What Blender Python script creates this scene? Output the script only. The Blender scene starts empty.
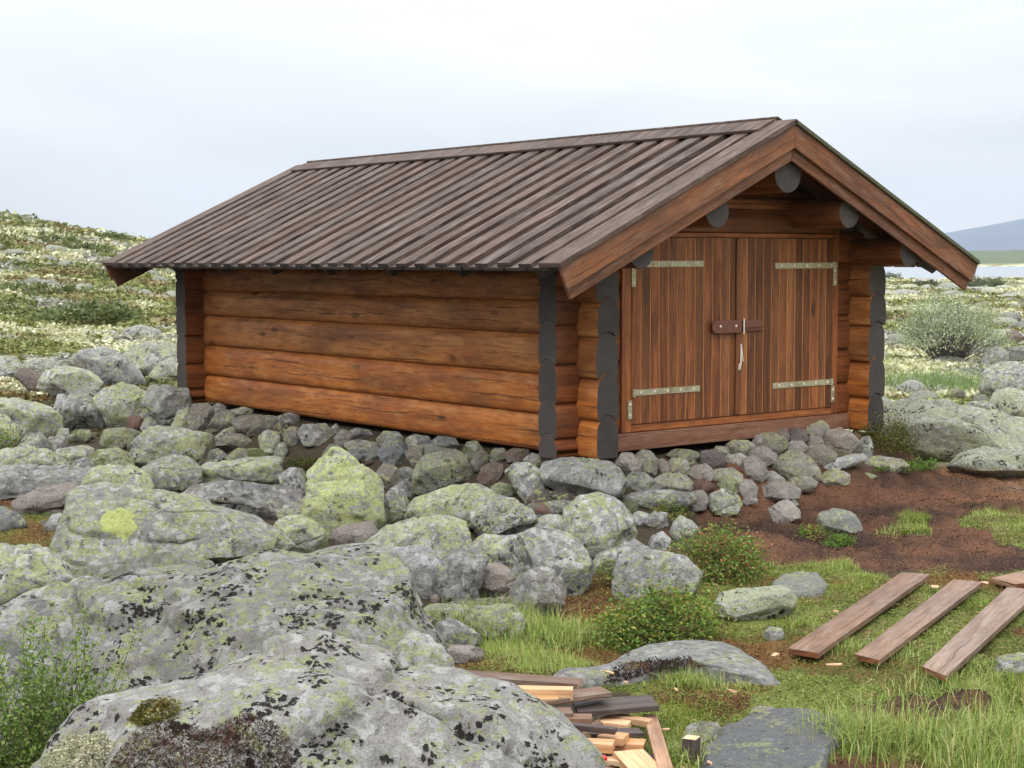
import bpy, bmesh, math, random
import numpy as np
from mathutils import Matrix, Vector
random.seed(7); RNG = np.random.default_rng(11)
SC = bpy.context.scene
COL = SC.collection
R_ = math.radians

# ------------------------------------------------------------------ camera
FPX, PITCH, ROLL, YAW = 1604.5557, 0.0780, -0.0026, 0.6651
CAM = np.array([-7.8524, -9.2019, 1.5])
FW = np.array([math.sin(YAW)*math.cos(PITCH), math.cos(YAW)*math.cos(PITCH), -math.sin(PITCH)])
RT0 = np.array([math.cos(YAW), -math.sin(YAW), 0.0]); UP0 = np.cross(RT0, FW)
RT = RT0*math.cos(ROLL) + UP0*math.sin(ROLL); UP = -RT0*math.sin(ROLL) + UP0*math.cos(ROLL)
HU = RT0; HV = np.array([math.sin(YAW), math.cos(YAW), 0.0])
cd = bpy.data.cameras.new('camera'); cam = bpy.data.objects.new('camera', cd); COL.objects.link(cam)
cd.sensor_width = 36; cd.lens = 36*FPX/1024; cd.clip_start = 0.1; cd.clip_end = 30000
cam.matrix_world = Matrix(((RT[0], UP[0], -FW[0], CAM[0]), (RT[1], UP[1], -FW[1], CAM[1]), (RT[2], UP[2], -FW[2], CAM[2]), (0, 0, 0, 1)))
SC.camera = cam
SC.render.resolution_x = 1024; SC.render.resolution_y = 768

# ------------------------------------------------------------------ light
SUN_EL, SUN_AZ = R_(48), R_(232)          # soft light from behind and left of the camera (azimuth clockwise from +Y)
w = bpy.data.worlds.new('World'); SC.world = w; w.use_nodes = True
nt = w.node_tree; nt.nodes.clear()
def wn(t, **k):
    n = nt.nodes.new(t)
    for a, b in k.items(): setattr(n, a, b)
    return n
sky = wn('ShaderNodeTexSky', sky_type='NISHITA', sun_disc=False, sun_elevation=SUN_EL, sun_rotation=SUN_AZ)
bg1 = wn('ShaderNodeBackground'); bg1.inputs[1].default_value = 0.10
nt.links.new(sky.outputs[0], bg1.inputs[0])
tc = wn('ShaderNodeTexCoord'); sep = wn('ShaderNodeSeparateXYZ'); nt.links.new(tc.outputs['Generated'], sep.inputs[0])
mp = wn('ShaderNodeMapping'); mp.inputs['Scale'].default_value = (1.3, 1.3, 5.5); nt.links.new(tc.outputs['Generated'], mp.inputs[0])
nz = wn('ShaderNodeTexNoise'); nz.inputs['Scale'].default_value = 2.2; nz.inputs['Detail'].default_value = 6; nz.inputs['Roughness'].default_value = .5; nz.inputs['Distortion'].default_value = .25
nt.links.new(mp.outputs[0], nz.inputs['Vector'])
rp = wn('ShaderNodeValToRGB'); rp.color_ramp.elements[0].position = .38; rp.color_ramp.elements[1].position = .60
rp.color_ramp.elements[0].color = (.80, .825, .86, 1); rp.color_ramp.elements[1].color = (.95, .95, .95, 1)
nt.links.new(nz.outputs[0], rp.inputs[0])
# overcast sky: brighter towards the zenith
zr_ = wn('ShaderNodeValToRGB'); e = zr_.color_ramp.elements
e[0].position = 0; e[0].color = (.295, .299, .308, 1); e[1].position = 1; e[1].color = (1.45, 1.45, 1.45, 1)
e2 = zr_.color_ramp.elements.new(.05); e2.color = (.322, .325, .333, 1)
e3 = zr_.color_ramp.elements.new(.13); e3.color = (.44, .44, .437, 1)
e4 = zr_.color_ramp.elements.new(.30); e4.color = (.58, .58, .575, 1)
nt.links.new(sep.outputs[2], zr_.inputs[0])
mx = wn('ShaderNodeMix', data_type='RGBA', blend_type='MULTIPLY'); mx.inputs[0].default_value = 1
nt.links.new(rp.outputs[0], mx.inputs[6]); nt.links.new(zr_.outputs[0], mx.inputs[7])
bg2 = wn('ShaderNodeBackground'); bg2.inputs[1].default_value = 2.3
nt.links.new(mx.outputs[2], bg2.inputs[0])
ms = wn('ShaderNodeMixShader'); ms.inputs[0].default_value = .93
nt.links.new(bg1.outputs[0], ms.inputs[1]); nt.links.new(bg2.outputs[0], ms.inputs[2])
ow = wn('ShaderNodeOutputWorld'); nt.links.new(ms.outputs[0], ow.inputs[0])
sl = bpy.data.lights.new('sun', 'SUN'); sl.energy = 1.3; sl.angle = R_(25); sl.color = (1, .96, .90)
so = bpy.data.objects.new('sun', sl); COL.objects.link(so)
sd = Vector((math.sin(SUN_AZ)*math.cos(SUN_EL), math.cos(SUN_AZ)*math.cos(SUN_EL), math.sin(SUN_EL)))
so.rotation_euler = sd.to_track_quat('Z', 'Y').to_euler(); so.location = (-10, -10, 20)
SC.view_settings.view_transform = 'Standard'; SC.view_settings.look = 'None'
SC.view_settings.exposure = 0.3; SC.view_settings.gamma = 1

# ------------------------------------------------------------------ helpers
def ray(px, py): 
    d = FW + RT*((px-512)/FPX) - UP*((py-384)/FPX)
    return d/np.linalg.norm(d)
def project(P):
    d = np.asarray(P) - CAM; z = d@FW
    z = np.where(np.abs(z) < 1e-6, 1e-6, z)
    return 512+FPX*(d@RT)/z, 384-FPX*(d@UP)/z, z
def atz(px, py, z):
    d = ray(px, py); t = (z-CAM[2])/d[2]; return CAM+d*t
def aty(px, py, y):
    d = ray(px, py); t = (y-CAM[1])/d[1]; return CAM+d*t
def sstep(a, b, x):
    t = np.clip((x-a)/(b-a), 0, 1); return t*t*(3-2*t)
def _h(ix, iy, iz, s):
    n = (ix.astype(np.int64)*374761393 + iy.astype(np.int64)*668265263 + iz.astype(np.int64)*2147483647 + s*974711) & 0xffffffff
    n = ((n ^ (n >> 13))*1274126177) & 0xffffffff
    n = ((n ^ (n >> 15))*2246822519) & 0xffffffff
    return ((n ^ (n >> 16)) & 0xffffff)/float(0xffffff)
def vnoise(P, s=0):
    P = np.asarray(P, float); i = np.floor(P); f = P-i; f = f*f*(3-2*f)
    x, y, z = i[..., 0], i[..., 1], i[..., 2]
    r = 0
    for dx in (0, 1):
        for dy in (0, 1):
            for dz in (0, 1):
                wgt = (f[..., 0] if dx else 1-f[..., 0])*(f[..., 1] if dy else 1-f[..., 1])*(f[..., 2] if dz else 1-f[..., 2])
                r = r+wgt*_h(x+dx, y+dy, z+dz, s)
    return r*2-1
def fbm(P, oct=4, s=0, gain=.5):
    r = 0; a = 1; P = np.asarray(P, float).copy()
    for o in range(oct):
        r = r+a*vnoise(P, s+o); a *= gain; P = P*2.03+5.3
    return r
def fbm2(x, y, sc, oct=4, s=0, gain=.5):
    return fbm(np.stack([x*sc, y*sc, np.zeros_like(x)], -1), oct, s, gain)

def mesh_np(name, V, F=None, mat=None, parent=None, smooth=True, tint=None, uv=None, loops=None, sizes=None):
    """V (n,3); F (m,k) constant face size, or loops+sizes; tint per vertex (n,3); uv per vertex (n,2)"""
    me = bpy.data.meshes.new(name); V = np.asarray(V, np.float32)
    me.vertices.add(len(V)); me.vertices.foreach_set('co', V.ravel())
    if F is not None:
        F = np.asarray(F, np.int32); loops = F.ravel(); sizes = np.full(len(F), F.shape[1], np.int32)
    loops = np.asarray(loops, np.int32); sizes = np.asarray(sizes, np.int32)
    me.loops.add(len(loops)); me.loops.foreach_set('vertex_index', loops)
    me.polygons.add(len(sizes)); st = np.concatenate([[0], np.cumsum(sizes)[:-1]]).astype(np.int32)
    me.polygons.foreach_set('loop_start', st); me.polygons.foreach_set('loop_total', sizes)
    me.polygons.foreach_set('use_smooth', np.full(len(sizes), smooth))
    if tint is not None:
        a = me.color_attributes.new('tint', 'FLOAT_COLOR', 'POINT')
        c = np.ones((len(V), 4), np.float32); c[:, :3] = tint; a.data.foreach_set('color', c.ravel())
    if uv is not None:
        u = me.uv_layers.new(name='UVMap'); u.data.foreach_set('uv', np.asarray(uv, np.float32)[loops].ravel())
    me.update(calc_edges=True); me.validate()
    o = bpy.data.objects.new(name, me); COL.objects.link(o)
    if mat: me.materials.append(mat)
    if parent: o.parent = parent
    return o
def tag(o, label=None, cat=None, group=None, kind=None):
    if label: o['label'] = label
    if cat: o['category'] = cat
    if group: o['group'] = group
    if kind: o['kind'] = kind
    return o
def empty(name, loc, label, cat, group=None):
    o = bpy.data.objects.new(name, None); COL.objects.link(o); o.location = loc; o.empty_display_size = .1
    return tag(o, label, cat, group)

class MB:
    """collects pieces of wood: vertices, faces, uv in metres along the grain, tint"""
    def __init__(s): s.v = []; s.f = []; s.uv = []; s.t = []; s.n = 0; s.sm = []
    def add(s, V, faces, UV, tint=(1, 1, 1), smooth=False):
        """UV: list per face of per-corner uv"""
        s.v += [tuple(map(float, p)) for p in V]
        for f, u in zip(faces, UV):
            s.f.append([i+s.n for i in f]); s.uv.append(u); s.t.append(tint); s.sm.append(smooth)
        s.n += len(V)
    def box(s, O, A, B, C, tint=(1, 1, 1)):
        """box with corner O and edge vectors A (grain), B, C"""
        O, A, B, C = (np.asarray(q, float) for q in (O, A, B, C))
        if np.dot(np.cross(A, B), C) < 0: B, C = C, B
        V = [O, O+A, O+A+B, O+B, O+C, O+A+C, O+A+B+C, O+B+C]
        a, b, c = np.linalg.norm(A), np.linalg.norm(B), np.linalg.norm(C)
        fs = [(0, 3, 2, 1), (4, 5, 6, 7), (0, 1, 5, 4), (3, 7, 6, 2), (0, 4, 7, 3), (1, 2, 6, 5)]
        g = random.random()*3
        uv = {0: (0, 0), 1: (a, 0), 2: (a, b), 3: (0, b), 4: (0, c), 5: (a, c), 6: (a, b+c), 7: (0, b+c)}
        U = []
        for k, f in enumerate(fs):
            if k == 0: U.append([(g, 0), (g, b), (g+a, b), (g+a, 0)])
            elif k == 1: U.append([(g, c), (g+a, c), (g+a, b+c), (g, b+c)])
            elif k == 2: U.append([(g, 0), (g+a, 0), (g+a, c), (g, c)])
            elif k == 3: U.append([(g, b), (g, b+c), (g+a, b+c), (g+a, b)])
            else: U.append([(g, 0), (g+.02, c), (g+.02, b+c), (g, b)])
        s.add(V, fs, U, tint)
    def log(s, P0, ax, length, prof, side, up=(0, 0, 1), tint=(1, 1, 1), seg=.22, wob=.004, seed=0, body=None):
        """prof: list of (s,z) closed counter-clockwise profile, swept along ax from P0"""
        P0, ax, side, up = (np.asarray(q, float) for q in (P0, ax, side, up))
        n = max(1, int(length/seg)); k = len(prof); V = []
        per = [0]
        for i in range(k): per.append(per[-1]+math.dist(prof[i], prof[(i+1) % k]))
        for j in range(n+1):
            t = length*j/n
            for i, (a, b) in enumerate(body if (body and .24 < t < length-.24) else prof):
                q = P0+ax*t
                nn = vnoise(np.array([[t*1.3+seed*7.1, a*3+seed, b*3]]))[0]*wob
                V.append(q+side*(a*(1+nn*6))+up*(b+nn*.15))
        F = []; U = []; g = (seed*1.37) % 5
        fl = np.dot(np.cross(side, up), ax) > 0
        for j in range(n):
            for i in range(k):
                i2 = (i+1) % k
                f = [j*k+i, j*k+i2, (j+1)*k+i2, (j+1)*k+i]
                u0, u1 = g+length*j/n, g+length*(j+1)/n
                u = [(u0, per[i]), (u0, per[i+1]), (u1, per[i+1]), (u1, per[i])]
                if not fl: f.reverse(); u.reverse()
                F.append(f); U.append(u)
        s.add(V, F, U, tint, True)
        # end caps as their own vertices so that shading stays crisp
        for j, fw in ((0, False), (n, True)):
            VV = V[j*k:(j+1)*k]; idx = list(range(k))
            if fw != fl: idx.reverse()
            s.add(VV, [idx], [[(prof[q][0]*1.0+30, prof[q][1]) for q in idx]], tint, False)
    def build(s, name, mat, parent=None, bevel=0, mats=None, mi=None):
        me = bpy.data.meshes.new(name); me.from_pydata(s.v, [], s.f)
        u = me.uv_layers.new(name='UVMap'); u.data.foreach_set('uv', np.array([q for f in s.uv for q in f], np.float32).ravel())
        a = me.color_attributes.new('tint', 'FLOAT_COLOR', 'CORNER')
        a.data.foreach_set('color', np.array([(*t, 1) for f, t in zip(s.f, s.t) for _ in f], np.float32).ravel())
        me.polygons.foreach_set('use_smooth', s.sm)
        for m in (mats or [mat]): me.materials.append(m)
        if mi is not None: me.polygons.foreach_set('material_index', mi)
        me.update()
        o = bpy.data.objects.new(name, me); COL.objects.link(o)
        if bevel:
            b = o.modifiers.new('bevel', 'BEVEL'); b.width = bevel; b.segments = 2; b.limit_method = 'ANGLE'; b.angle_limit = R_(50)
        if parent: o.parent = parent
        return o

# ------------------------------------------------------------------ node helper
class NT:
    def __init__(s, name):
        s.m = bpy.data.materials.new(name); s.m.use_nodes = True; s.t = s.m.node_tree; s.t.nodes.clear()
        s.out = s.t.nodes.new('ShaderNodeOutputMaterial'); s.b = s.t.nodes.new('ShaderNodeBsdfPrincipled')
        s.t.links.new(s.b.outputs[0], s.out.inputs[0])
    def n(s, t, **k):
        q = s.t.nodes.new(t)
        for a, b in k.items(): setattr(q, a, b)
        return q
    def l(s, a, b): s.t.links.new(a, b)
    def set(s, sock, v):
        if hasattr(v, 'links') or hasattr(v, 'is_linked'): s.l(v, sock)
        elif isinstance(v, (tuple, list)) and len(v) == 3 and sock.type == 'RGBA': sock.default_value = (*v, 1)
        else: sock.default_value = v
    def math(s, op, a, b=0, c=0, clamp=False):
        q = s.n('ShaderNodeMath', operation=op, use_clamp=clamp)
        s.set(q.inputs[0], a); s.set(q.inputs[1], b); s.set(q.inputs[2], c); return q.outputs[0]
    def vmath(s, op, a, b=(0, 0, 0)):
        q = s.n('ShaderNodeVectorMath', operation=op); s.set(q.inputs[0], a)
        if op == 'SCALE': s.set(q.inputs[3], b)
        else: s.set(q.inputs[1], b)
        return q.outputs[0]
    def mix(s, f, a, b, mode='MIX'):
        q = s.n('ShaderNodeMix', data_type='RGBA', blend_type=mode)
        s.set(q.inputs[0], f); s.set(q.inputs[6], a); s.set(q.inputs[7], b); return q.outputs[2]
    def noise(s, v, sc, det=4, rough=.5, dist=0, dim='3D', w=0):
        q = s.n('ShaderNodeTexNoise', noise_dimensions=dim); s.l(v, q.inputs['Vector'])
        q.inputs['Scale'].default_value = sc; q.inputs['Detail'].default_value = det; q.inputs['Roughness'].default_value = rough; q.inputs['Distortion'].default_value = dist
        return q
    def ramp(s, v, stops, interp='LINEAR'):
        q = s.n('ShaderNodeValToRGB'); q.color_ramp.interpolation = interp; e = q.color_ramp.elements
        for i, (p, c) in enumerate(stops):
            c = (c, c, c, 1) if not isinstance(c, (tuple, list)) else (*c, 1)
            if i < 2: e[i].position = p; e[i].color = c
            else: x = e.new(p); x.color = c
        s.l(v, q.inputs[0]); return q.outputs[0]
    def th(s, v, a, b): return s.ramp(v, [(a, 0.0), (b, 1.0)])
    def bump(s, h, dist=.01, st=1, nrm=None):
        q = s.n('ShaderNodeBump'); q.inputs['Strength'].default_value = st; q.inputs['Distance'].default_value = dist
        s.l(h, q.inputs['Height'])
        if nrm: s.l(nrm, q.inputs['Normal'])
        return q.outputs[0]
    def fin(s, col, rough=.8, nrm=None, spec=.3):
        s.set(s.b.inputs['Base Color'], col); s.set(s.b.inputs['Roughness'], rough); s.b.inputs['Specular IOR Level'].default_value = spec
        if nrm: s.l(nrm, s.b.inputs['Normal'])
        return s.m

def wood_mat(name, c_lo, c_hi, c_streak, grain=28, rough=.6, crack=.0, knots=.5, worn=None, wornamt=.0, spec=.25, blotch=.5, dark=None, darkamt=0):
    m = NT(name)
    uv = m.n('ShaderNodeUVMap', uv_map='UVMap').outputs[0]
    isl = m.n('ShaderNodeNewGeometry').outputs['Random Per Island']
    s = m.n('ShaderNodeSeparateXYZ'); m.l(uv, s.inputs[0])
    def coord(a, b, off=37.):
        c = m.n('ShaderNodeCombineXYZ'); m.l(m.math('MULTIPLY', s.outputs[0], a), c.inputs[0]); m.l(m.math('MULTIPLY', s.outputs[1], b), c.inputs[1]); m.l(m.math('MULTIPLY', isl, off), c.inputs[2]); return c.outputs[0]
    g1 = m.noise(coord(1.3, grain), 1, 6, .6, .6).outputs[0]
    g2 = m.noise(coord(5, grain*4.2), 1, 4, .65, .3).outputs[0]
    big = m.noise(coord(1.6, 3.0), 1, 4, .55, .4).outputs[0]
    c = m.mix(m.th(big, .35, .68), c_lo, c_hi)
    c = m.mix(m.math('MULTIPLY', m.th(g1, .46, .66), .8), c, c_streak)
    c = m.mix(m.math('MULTIPLY', m.th(g2, .48, .62), .6), c, c_streak)
    tn = m.n('ShaderNodeAttribute', attribute_name='tint').outputs[0]
    c = m.mix(1, c, tn, 'MULTIPLY')
    if blotch:
        bl = m.noise(coord(2.2, 9), 1, 5, .6, .8).outputs[0]
        c = m.mix(m.math('MULTIPLY', m.th(bl, .55, .72), blotch), c, c_streak)
    h = m.math('ADD', m.math('MULTIPLY', g1, .6), m.math('MULTIPLY', g2, .4))
    if knots:
        vo = m.n('ShaderNodeTexVoronoi', feature='F1'); m.l(coord(1.9, 5.5, 11), vo.inputs['Vector']); vo.inputs['Scale'].default_value = 1
        kn = m.noise(coord(9, 22), 1, 2).outputs[0]
        kd = m.math('ADD', vo.outputs['Distance'], m.math('MULTIPLY', m.math('SUBTRACT', kn, .5), .10))
        km = m.ramp(kd, [(.07, 1.0), (.17, 0.0)])
        c = m.mix(m.math('MULTIPLY', km, knots), c, tuple(q*.35 for q in c_streak))
    if crack:
        wig = m.noise(coord(1.6, .6, 19), 1, 5, .6).outputs[0]
        row = m.math('ADD', m.math('ADD', m.math('MULTIPLY', s.outputs[1], 8.3), m.math('MULTIPLY', isl, 7.)), m.math('MULTIPLY', wig, .9))
        br = m.n('ShaderNodeTexNoise', noise_dimensions='3D')
        cc = m.n('ShaderNodeCombineXYZ'); m.l(m.math('MULTIPLY', s.outputs[0], .9), cc.inputs[0]); m.l(m.math('MULTIPLY', m.math('FLOOR', row), 13.7), cc.inputs[1]); m.l(m.math('MULTIPLY', isl, 41.), cc.inputs[2])
        m.l(cc.outputs[0], br.inputs['Vector']); br.inputs['Scale'].default_value = 1; br.inputs['Detail'].default_value = 2
        gate = m.th(br.outputs[0], .50, .60)
        cm = m.math('ABSOLUTE', m.math('SUBTRACT', m.math('FRACT', row), .5))
        cm = m.math('SUBTRACT', 1, m.math('DIVIDE', cm, m.math('ADD', m.math('MULTIPLY', gate, .055), .0001)), clamp=True)
        cm = m.math('MULTIPLY', cm, gate)
        c = m.mix(m.math('MULTIPLY', cm, crack), c, (.012, .007, .004))
        h = m.math('SUBTRACT', h, m.math('MULTIPLY', cm, 2.0))
    if worn:
        wv = m.noise(coord(3.5, 14, 23), 1, 6, .7, .5).outputs[0]
        c = m.mix(m.math('MULTIPLY', m.th(wv, .5, .68), wornamt), c, worn)
    if dark:
        dv = m.noise(coord(.9, 2.2, 41), 1, 5, .6, .6).outputs[0]
        c = m.mix(m.math('MULTIPLY', m.th(dv, .5, .7), darkamt), c, dark)
    r = m.math('ADD', m.math('MULTIPLY', g1, .25), rough-.12)
    return m.fin(c, r, m.bump(h, .004, .55), spec)
# ------------------------------------------------------------------ materials
M = {}
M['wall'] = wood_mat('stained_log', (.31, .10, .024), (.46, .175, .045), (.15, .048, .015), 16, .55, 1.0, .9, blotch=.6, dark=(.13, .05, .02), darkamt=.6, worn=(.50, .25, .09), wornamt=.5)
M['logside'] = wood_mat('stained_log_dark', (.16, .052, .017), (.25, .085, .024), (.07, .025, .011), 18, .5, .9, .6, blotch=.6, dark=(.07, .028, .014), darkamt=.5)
M['endgrain'] = None
M['door'] = wood_mat('stained_door_board', (.185, .064, .022), (.30, .108, .034), (.07, .023, .011), 22, .5, 0, .8, blotch=.7)
M['groove'] = wood_mat('bare_groove', (.46, .19, .06), (.54, .24, .08), (.30, .11, .04), 30, .6, 0, 0, blotch=.3)
M['barge'] = wood_mat('barge_board', (.135, .058, .028), (.24, .095, .038), (.06, .026, .016), 20, .55, .6, .7, worn=(.22, .14, .105), wornamt=.6, blotch=.8, dark=(.05, .026, .02), darkamt=.6)
M['roof'] = wood_mat('weathered_roof_board', (.070, .048, .038), (.125, .090, .074), (.028, .018, .015), 22, .72, .8, .8, worn=(.215, .175, .155), wornamt=.5, spec=.2, blotch=.45)
M['sill'] = wood_mat('worn_sill', (.17, .075, .042), (.24, .115, .07), (.09, .035, .02), 20, .6, .6, .5, worn=(.25, .16, .12), wornamt=.5)
M['raw'] = wood_mat('raw_pine', (.48, .30, .17), (.60, .43, .28), (.34, .18, .09), 26, .6, 0, .6, blotch=.35)
M['rawend'] = wood_mat('raw_pine_cut', (.55, .37, .21), (.66, .49, .31), (.40, .22, .10), 40, .7, 0, 0, blotch=.35)
M['plank'] = wood_mat('stained_plank', (.16, .105, .072), (.25, .175, .13), (.085, .048, .03), 24, .5, .6, .6, worn=(.27, .225, .19), wornamt=.5, blotch=.5, dark=(.075, .06, .055), darkamt=.4)
M['darkplank'] = wood_mat('dark_plank', (.055, .042, .038), (.085, .066, .06), (.025, .018, .016), 24, .45, .8, .5, worn=(.15, .12, .11), wornamt=.4)
def dark_end():
    m = NT('painted_log_end')
    tcn = m.n('ShaderNodeTexCoord').outputs['Object']
    n1 = m.noise(tcn, 9, 5, .6).outputs[0]; n2 = m.noise(tcn, 60, 4, .6).outputs[0]
    isl = m.n('ShaderNodeNewGeometry').outputs['Random Per Island']
    c = m.mix(m.th(n1, .35, .7), (.020, .017, .016), (.046, .038, .036))
    c = m.mix(m.math('MULTIPLY', isl, .6), c, (.075, .064, .060))
    c = m.mix(m.math('MULTIPLY', m.th(n2, .5, .75), .4), c, (.016, .013, .013))
    uv = m.n('ShaderNodeUVMap', uv_map='UVMap').outputs[0]
    sx = m.n('ShaderNodeSeparateXYZ'); m.l(uv, sx.inputs[0])
    cell = m.math('SUBTRACT', m.math('FRACT', m.math('MULTIPLY', sx.outputs[1], 3.33)), .5)
    rr = m.math('SQRT', m.math('ADD', m.math('POWER', m.math('SUBTRACT', sx.outputs[0], 30), 2), m.math('POWER', m.math('MULTIPLY', cell, .3), 2)))
    ring = m.math('SINE', m.math('MULTIPLY', m.math('ADD', rr, m.math('MULTIPLY', n1, .02)), 420))
    c = m.mix(m.math('MULTIPLY', m.th(ring, .2, .9), .30), c, (.10, .082, .072))
    return m.fin(c, .65, m.bump(m.math('ADD', n2, m.math('MULTIPLY', ring, .25)), .004, .5), .2)
M['endgrain'] = dark_end()
def metal():
    m = NT('tarnished_zinc'); t = m.n('ShaderNodeTexCoord').outputs['Object']
    n1 = m.noise(t, 40, 5, .65).outputs[0]; n2 = m.noise(t, 9, 3).outputs[0]
    c = m.mix(m.th(n1, .35, .7), (.42, .40, .27), (.25, .23, .15)); c = m.mix(m.math('MULTIPLY', m.th(n2, .55, .7), .5), c, (.20, .10, .05))
    m.b.inputs['Metallic'].default_value = .45
    return m.fin(c, .5, m.bump(n1, .001, .4), .4)
M['metal'] = metal()
def simple(name, col, rough=.6, var=.3, sc=30, met=0):
    m = NT(name); t = m.n('ShaderNodeTexCoord').outputs['Object']; n1 = m.noise(t, sc, 4, .6).outputs[0]
    c = m.mix(m.th(n1, .35, .7), col, tuple(q*(1-var) for q in col)); m.b.inputs['Metallic'].default_value = met
    return m.fin(c, rough, m.bump(n1, .002, .3))
M['brownmetal'] = simple('brown_bolt', (.16, .06, .04), .5, .4, 50)
M['ring'] = simple('pale_ring', (.75, .68, .6), .5, .2, 60)
M['string'] = simple('white_string', (.72, .68, .60), .8, .2, 60)
M['red'] = simple('red_plastic', (.62, .03, .03), .4, .2, 20)

def rock_mat(name, base, alt, pale=.5, paleT=.5, yel=.5, yelc=(.50, .56, .16), blk=.3, brown=.15, moss=.1, warm=(.30, .22, .17), spk=.5):
    """granite under crusts of lichen: pale grey rosettes, yellow-green map lichen, black tufts"""
    m = NT(name)
    t = m.n('ShaderNodeTexCoord').outputs['Object']
    oi = m.n('ShaderNodeObjectInfo').outputs['Random']
    off = m.n('ShaderNodeCombineXYZ'); m.l(m.math('MULTIPLY', oi, 91.), off.inputs[0]); m.l(m.math('MULTIPLY', oi, 37.), off.inputs[1])
    v = m.vmath('ADD', t, off.outputs[0])
    wv = m.noise(v, 14, 4, .6).outputs['Color']
    vd = m.vmath('ADD', v, m.vmath('SCALE', m.vmath('SUBTRACT', wv, (.5, .5, .5)), .06))
    wv2 = m.noise(v, 55, 3, .7).outputs['Color']
    vd = m.vmath('ADD', vd, m.vmath('SCALE', m.vmath('SUBTRACT', wv2, (.5, .5, .5)), .028))
    n_big = m.noise(v, 2.1, 5, .55).outputs[0]
    n_mid = m.noise(vd, 12, 8, .70).outputs[0]
    n_fine = m.noise(v, 58, 6, .72).outputs[0]
    n_vf = m.noise(v, 150, 3, .7).outputs[0]
    c = m.mix(m.th(n_mid, .33, .66), base, alt)
    c = m.mix(m.math('MULTIPLY', m.th(m.noise(v, 3.3, 4, .6, .4).outputs[0], .5, .62), brown), c, warm)
    # pale grey crust
    vo = m.n('ShaderNodeTexVoronoi', feature='F1'); m.l(vd, vo.inputs['Vector']); vo.inputs['Scale'].default_value = 26
    cs = m.n('ShaderNodeSeparateColor'); m.l(vo.outputs['Color'], cs.inputs[0])
    pm = m.th(m.math('ADD', m.math('MULTIPLY', n_mid, .55), m.math('MULTIPLY', cs.outputs[0], .35)), paleT-.03, paleT+.05)
    pcol = m.mix(cs.outputs[1], (.45, .445, .42), (.63, .63, .62))
    c = m.mix(m.math('MULTIPLY', pm, pale), c, pcol)
    # yellow green crust: in regions, made of cells
    reg = m.noise(m.vmath('ADD', v, (13., 4., 7.)), 5.0, 7, .68, .2).outputs[0]
    vo2 = m.n('ShaderNodeTexVoronoi', feature='F1'); m.l(m.vmath('ADD', vd, (3., 9., 1.)), vo2.inputs['Vector']); vo2.inputs['Scale'].default_value = 48
    cs2 = m.n('ShaderNodeSeparateColor'); m.l(vo2.outputs['Color'], cs2.inputs[0])
    ysum = m.math('ADD', m.math('MULTIPLY', reg, 1.05), m.math('MULTIPLY', cs2.outputs[0], .36))
    ysum = m.math('ADD', ysum, m.math('MULTIPLY', n_fine, .30))
    rnd = m.math('MULTIPLY', m.math('SUBTRACT', oi, .5), .12)
    yt = 1.06-.26*yel
    ym = m.th(m.math('ADD', ysum, rnd), yt-.03, yt+.035)
    yelc = tuple(q*.80+.04 for q in yelc); ycol = m.mix(cs2.outputs[1], yelc, tuple(q*.6+.10 for q in yelc))
    ycol = m.mix(m.math('MULTIPLY', m.th(n_fine, .5, .7), .35), ycol, tuple(q*.45 for q in yelc))
    c = m.mix(m.math('MULTIPLY', ym, min(1, .55+yel*.35)), c, ycol)
    # black tufts: small round cushions in clusters
    vb = m.n('ShaderNodeTexVoronoi', feature='F1'); m.l(m.vmath('ADD', vd, (5., 5., 31.)), vb.inputs['Vector']); vb.inputs['Scale'].default_value = 40
    cb = m.n('ShaderNodeSeparateColor'); m.l(vb.outputs['Color'], cb.inputs[0])
    rb = m.noise(m.vmath('ADD', v, (50., 5., 3.)), 5.5, 5, .6, .3).outputs[0]
    dot = m.ramp(m.math('ADD', vb.outputs['Distance'], m.math('MULTIPLY', m.math('SUBTRACT', n_fine, .5), .8)), [(.50, 1.0), (.60, 0.0)])
    bm = m.th(m.math('ADD', m.math('MULTIPLY', cb.outputs[0], .18), m.math('MULTIPLY', rb, 1.12)), .835-.085*blk, .850-.085*blk)
    bm = m.math('MULTIPLY', m.math('MULTIPLY', bm, dot), min(1, .35+blk))
    c = m.mix(bm, c, (.025, .021, .019))
    if moss:
        nm = m.noise(m.vmath('ADD', v, (5., 55., 31.)), 3.4, 6, .7).outputs[0]
        mm = m.th(nm, .66-.12*moss, .70-.12*moss)
        c = m.mix(m.math('MULTIPLY', mm, .8), c, m.mix(n_fine, (.045, .06, .012), (.15, .17, .04)))
    # granite speckle
    c = m.mix(m.math('MULTIPLY', m.th(n_vf, .53, .66), spk*.8), c, (.055, .052, .05))
    c = m.mix(m.math('MULTIPLY', m.th(n_fine, .53, .68), spk*1.0), c, (.07, .07, .06))
    c = m.mix(m.math('MULTIPLY', m.ramp(n_vf, [(.28, 1.0), (.42, 0.0)]), spk*.5), c, (.62, .61, .58))
    # dirt in pits
    pit = m.ramp(m.noise(m.vmath('ADD', v, (8., 1., 3.)), 26, 8, .75, .3).outputs[0], [(.30, 1.0), (.42, 0.0)])
    c = m.mix(m.math('MULTIPLY', pit, .9), c, (.05, .047, .038))
    pal2 = m.th(m.noise(m.vmath('ADD', v, (1., 8., 3.)), 38, 7, .75).outputs[0], .60, .70)
    c = m.mix(m.math('MULTIPLY', pal2, .75), c, (.60, .60, .54))
    # tone per rock
    hv = m.n('ShaderNodeHueSaturation'); m.l(c, hv.inputs['Color']); m.set(hv.inputs['Value'], m.math('ADD', .88, m.math('MULTIPLY', oi, .32)))
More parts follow.
